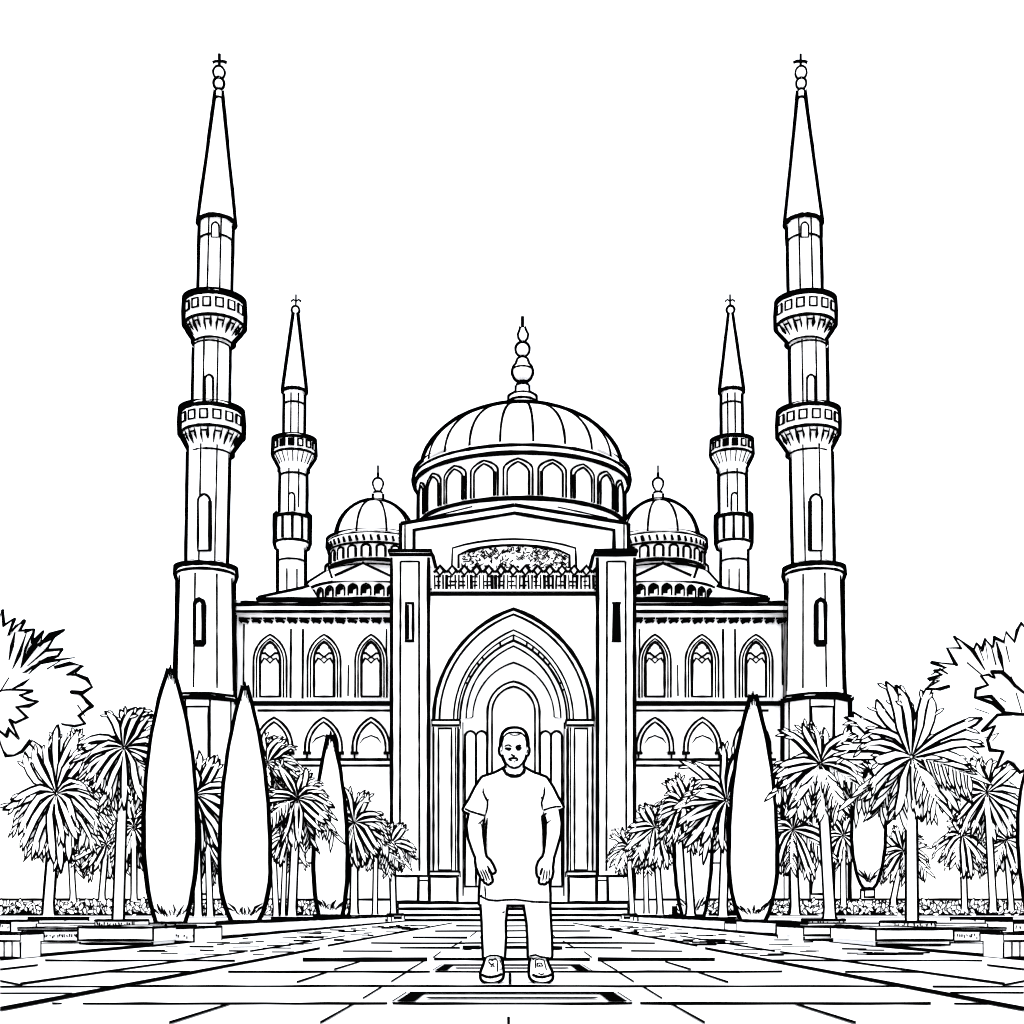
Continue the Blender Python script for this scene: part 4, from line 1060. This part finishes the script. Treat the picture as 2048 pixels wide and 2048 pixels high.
    T([(434, 322), (443, 350), (458, 378), (478, 398), (503, 405), (528, 398), (547, 378), (562, 350), (570, 322)], 12, True)
    # finger lines and elbows
    T([(300, 1016), (312, 1044), (326, 1074)], 7); T([(312, 1010), (328, 1044), (342, 1084)], 7); T([(326, 1006), (342, 1040), (357, 1076)], 7); T([(340, 988), (350, 1008), (364, 1024)], 12); T([(342, 1000), (352, 1034)], 8)
    T([(672, 1000), (664, 1018), (657, 1046)], 12); T([(683, 1010), (679, 1040), (672, 1080)], 7); T([(698, 1012), (697, 1044), (690, 1078)], 7); T([(712, 1010), (713, 1036), (707, 1064)], 6)
    T([(318, 712), (300, 730), (288, 738)], 8); T([(300, 735), (310, 752), (312, 785)], 7); T([(688, 690), (700, 735), (712, 722), (724, 718)], 7)
    T([(418, 300), (426, 310)], 5); T([(582, 295), (577, 318)], 6)
    body = m.build('person', SKIN)
    tag(body, 'standing man in plain T-shirt and trousers facing the viewer before the stairs', 'person')
    # hair
    bm = bmesh.new()
    loft(bm, [(V3(503, y, dy), r * U, r * U * 1.15, UP) for y, r, dy in ((176, 24, .012), (183, 46, .014), (199, 62, .018), (230, 73, .024), (265, 76, .034), (300, 74, .045))], 28)
    vs, fs, ns = remeshed(bm, .006, 2)
    m = skin(vs, fs, ns, S(6.2, YM) * LW); hb = BVHTree.FromPolygons(vs, fs)
    m.m = [1] * len(m.m)                                # dark cropped hair with one highlight painted in pale on the crown
    m.tube([on_surface(bvh, x, y, .008) for x, y in dense([(432, 296), (431, 255), (439, 222), (455, 203), (474, 194), (505, 192), (536, 194), (553, 203), (568, 222), (574, 255), (573, 296)])], 12 * U, taper=True, step=4 * U)
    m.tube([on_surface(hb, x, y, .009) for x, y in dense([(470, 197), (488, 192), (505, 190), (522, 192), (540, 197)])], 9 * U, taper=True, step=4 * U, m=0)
    m.tube([on_surface(bvh, x, y, .008) for x, y in dense([(472, 201), (488, 208), (505, 211), (525, 208), (542, 200)])], 7 * U, taper=True, step=4 * U)
    m.build('hair', SKIN, body)
    # T-shirt
    bm = bmesh.new()
    rows = [(408, 58, .07, .03), (428, 92, .08, .03), (446, 128, .09, .03), (470, 156, .10, .03), (520, 168, .108, .025), (600, 163, .11, .02), (700, 174, .11, .02), (800, 183, .11, .02), (900, 187, .11, .02), (1000, 194, .112, .02), (1080, 201, .115, .02), (1150, 206, .117, .02), (1218, 207, .118, .02)]
    loft(bm, [(V3(504 + (1 if y > 1000 else 0), y, dy), r * U, ry, UP) for y, r, ry, dy in rows], 32)
    chain(bm, [(400, 470, 34, .03), (350, 500, 52, .03), (322, 550, 56, .025), (292, 620, 60, .015), (265, 668, 63, .01), (258, 683, 64, .01)], 20)
    chain(bm, [(610, 470, 34, .03), (656, 500, 50, .03), (685, 550, 52, .025), (712, 610, 54, .015), (733, 645, 55, .01), (739, 661, 56, .01)], 20)
    vs, fs, ns = remeshed(bm, .0058, 3)
    m = skin(vs, fs, ns, S(5.8, YM) * LW); sb = BVHTree.FromPolygons(vs, fs)
    T = lambda pts, w, tp=True: m.tube([on_surface(sb, x, y) for x, y in dense(pts)], w * 1.32 * U * LW, taper=tp, step=5 * U, jit=.15)
    T([(440, 412), (450, 434), (472, 448), (505, 454), (538, 448), (558, 432), (566, 408)], 15, False)
    T([(437, 418), (452, 444), (480, 458), (505, 461), (535, 456), (562, 430)], 8, False)
    T([(316, 518), (318, 552), (330, 580), (342, 602), (342, 640), (332, 685)], 10); T([(342, 602), (350, 590)], 9)
    T([(683, 518), (682, 556), (672, 592), (666, 610), (670, 655)], 10); T([(672, 590), (662, 578)], 9)
    T([(212, 650), (240, 664), (285, 678), (328, 690)], 10, False); T([(680, 656), (715, 644), (750, 636), (780, 636)], 9, False)
    T([(330, 700), (321, 760), (316, 840), (318, 920)], 15); T([(684, 680), (692, 760), (692, 850), (692, 915)], 15)
    T([(326, 1108), (330, 1140), (332, 1178)], 8)
    T([(296, 1166), (320, 1180), (350, 1193), (400, 1197), (450, 1192), (510, 1190), (560, 1196), (620, 1204), (706, 1206)], 10, False)
    m.build('t_shirt', CLOTH, body)
    # trousers
    bm = bmesh.new()
    loft(bm, [(V3(507, y, .02), r * U, .1, UP) for y, r in ((1100, 190), (1150, 192), (1185, 194))], 28)
    chain(bm, [(385, 1150, 80, .02, .85), (382, 1220, 74, .02, .9), (380, 1320, 65, .02), (382, 1420, 64, .02), (382, 1500, 60, .02), (381, 1534, 59, .02)], 22)
    chain(bm, [(632, 1150, 80, .02, .85), (637, 1220, 72, .02, .9), (648, 1320, 66, .02), (654, 1420, 66, .02), (656, 1500, 66, .02), (656, 1534, 66, .02)], 22)
    vs, fs, ns = remeshed(bm, .006, 2)
    m = skin(vs, fs, ns, S(5.8, YM) * LW); tb = BVHTree.FromPolygons(vs, fs)
    T = lambda pts, w: m.tube([on_surface(tb, x, y) for x, y in dense(pts)], w * 1.32 * U * LW, taper=True, step=5 * U)
    T([(326, 1536), (360, 1524), (400, 1524), (436, 1536)], 9); T([(592, 1528), (630, 1520), (660, 1532), (716, 1538)], 9); T([(430, 1270), (446, 1262)], 7)
    m.build('trousers', CLOTH, body)
    # shoes
    for cx, tx, fl in ((378, 366, -1), (648, 668, 1)):
        bm = bmesh.new(); secs = []
        c = V3(cx, 1500); t = V3(tx, 1500)
        for d, hw, ht in ((-.24, .028, .03), (-.232, .046, .05), (-.20, .061, .066), (-.14, .066, .084), (-.08, .064, .105), (-.03, .058, .135), (.02, .054, .165), (.07, .052, .17), (.1, .035, .15)):
            f = max(0, -d / .24); x = c.x + (t.x - c.x) * f
            loop = []
            for k in range(20):
                a = 2 * math.pi * k / 20; sx, sz = math.cos(a), math.sin(a)
                loop.append(bm.verts.new((x + hw * 1.0 * (abs(sx) ** .8) * (1 if sx > 0 else -1), YM + d, .016 + ht * (.5 + .5 * (abs(sz) ** .7) * (1 if sz > 0 else -1)))))
            secs.append(loop)
        for A, B in zip(secs, secs[1:]):
            for k in range(20): bm.faces.new((A[k], A[(k + 1) % 20], B[(k + 1) % 20], B[k]))
        bm.faces.new(secs[0]); bm.faces.new(list(reversed(secs[-1])))
        vs, fs, ns = remeshed(bm, .0045, 2)
        m = skin(vs, fs, ns, S(6.2, YM) * LW); hbv = BVHTree.FromPolygons(vs, fs)
        T = lambda pts, w, tp=False: m.tube([on_surface(hbv, x, y) for x, y in dense(pts)], w * 1.32 * U * LW, taper=tp, step=4 * U)
        o_ = 0 if fl < 0 else 303
        T([(312 + o_, 1640), (335 + o_, 1650), (366 + o_, 1653), (400 + o_, 1646), (424 + o_, 1636)], 13)
        if fl < 0:
            T([(345, 1560), (360, 1548), (395, 1548), (404, 1560), (402, 1620)], 7); T([(352, 1565), (365, 1580), (380, 1572)], 9); T([(362, 1592), (376, 1578), (384, 1592), (362, 1594)], 6); T([(412, 1556), (428, 1556), (428, 1606), (412, 1606)], 5); T([(352, 1545), (372, 1556), (390, 1540)], 6)
        else:
            T([(630, 1600), (628, 1552), (650, 1545), (680, 1552), (694, 1610)], 7); T([(640, 1590), (640, 1570), (664, 1570), (672, 1588), (640, 1590)], 7); T([(650, 1580), (660, 1590)], 7); T([(596, 1530), (620, 1545), (640, 1535)], 6); T([(648, 1630), (664, 1638), (680, 1632)], 7)
        m.build('shoe', CLOTH, body)
person()
# ------------------------------------------------------------------ camera, sky, sun
cam = bpy.data.cameras.new('camera'); co = bpy.data.objects.new('camera', cam); COL.objects.link(co)
co.location = CAM; co.rotation_euler = (R(90), 0, 0)
cam.sensor_width = 36; cam.lens = 36 * F / 2048; cam.shift_y = (HY - 1024) / 2048; cam.clip_end = 5000; cam.clip_start = .05
C.camera = co
w = bpy.data.worlds.new('World'); C.world = w; w.use_nodes = True
nt = w.node_tree; bg = nt.nodes['Background']; out = nt.nodes['World Output']
sky = nt.nodes.new('ShaderNodeTexSky'); sky.sky_type = 'NISHITA'; sky.sun_disc = False
sky.sun_elevation = R(48); sky.sun_rotation = R(180)
bg2 = nt.nodes.new('ShaderNodeBackground'); bg2.inputs['Strength'].default_value = .05
bg.inputs['Color'].default_value = (1, 1, 1, 1); bg.inputs['Strength'].default_value = .9     # even white overcast
addn = nt.nodes.new('ShaderNodeAddShader')
nt.links.new(sky.outputs['Color'], bg2.inputs['Color'])
nt.links.new(bg.outputs['Background'], addn.inputs[0]); nt.links.new(bg2.outputs['Background'], addn.inputs[1])
nt.links.new(addn.outputs['Shader'], out.inputs['Surface'])
sun = bpy.data.lights.new('sun', 'SUN'); so = bpy.data.objects.new('sun', sun); COL.objects.link(so)
sun.energy = 1.0; sun.angle = R(40); sun.color = (1, .98, .96)
so.rotation_euler = (R(42), 0, 0); so.location = (0, -20, 40)
C.view_settings.view_transform = 'Standard'; C.view_settings.look = 'None'; C.view_settings.exposure = 1.05; C.view_settings.gamma = 1
C.cycles.max_bounces = 10; C.cycles.diffuse_bounces = 8; C.cycles.use_denoising = True
C.cycles.filter_width = 1.2
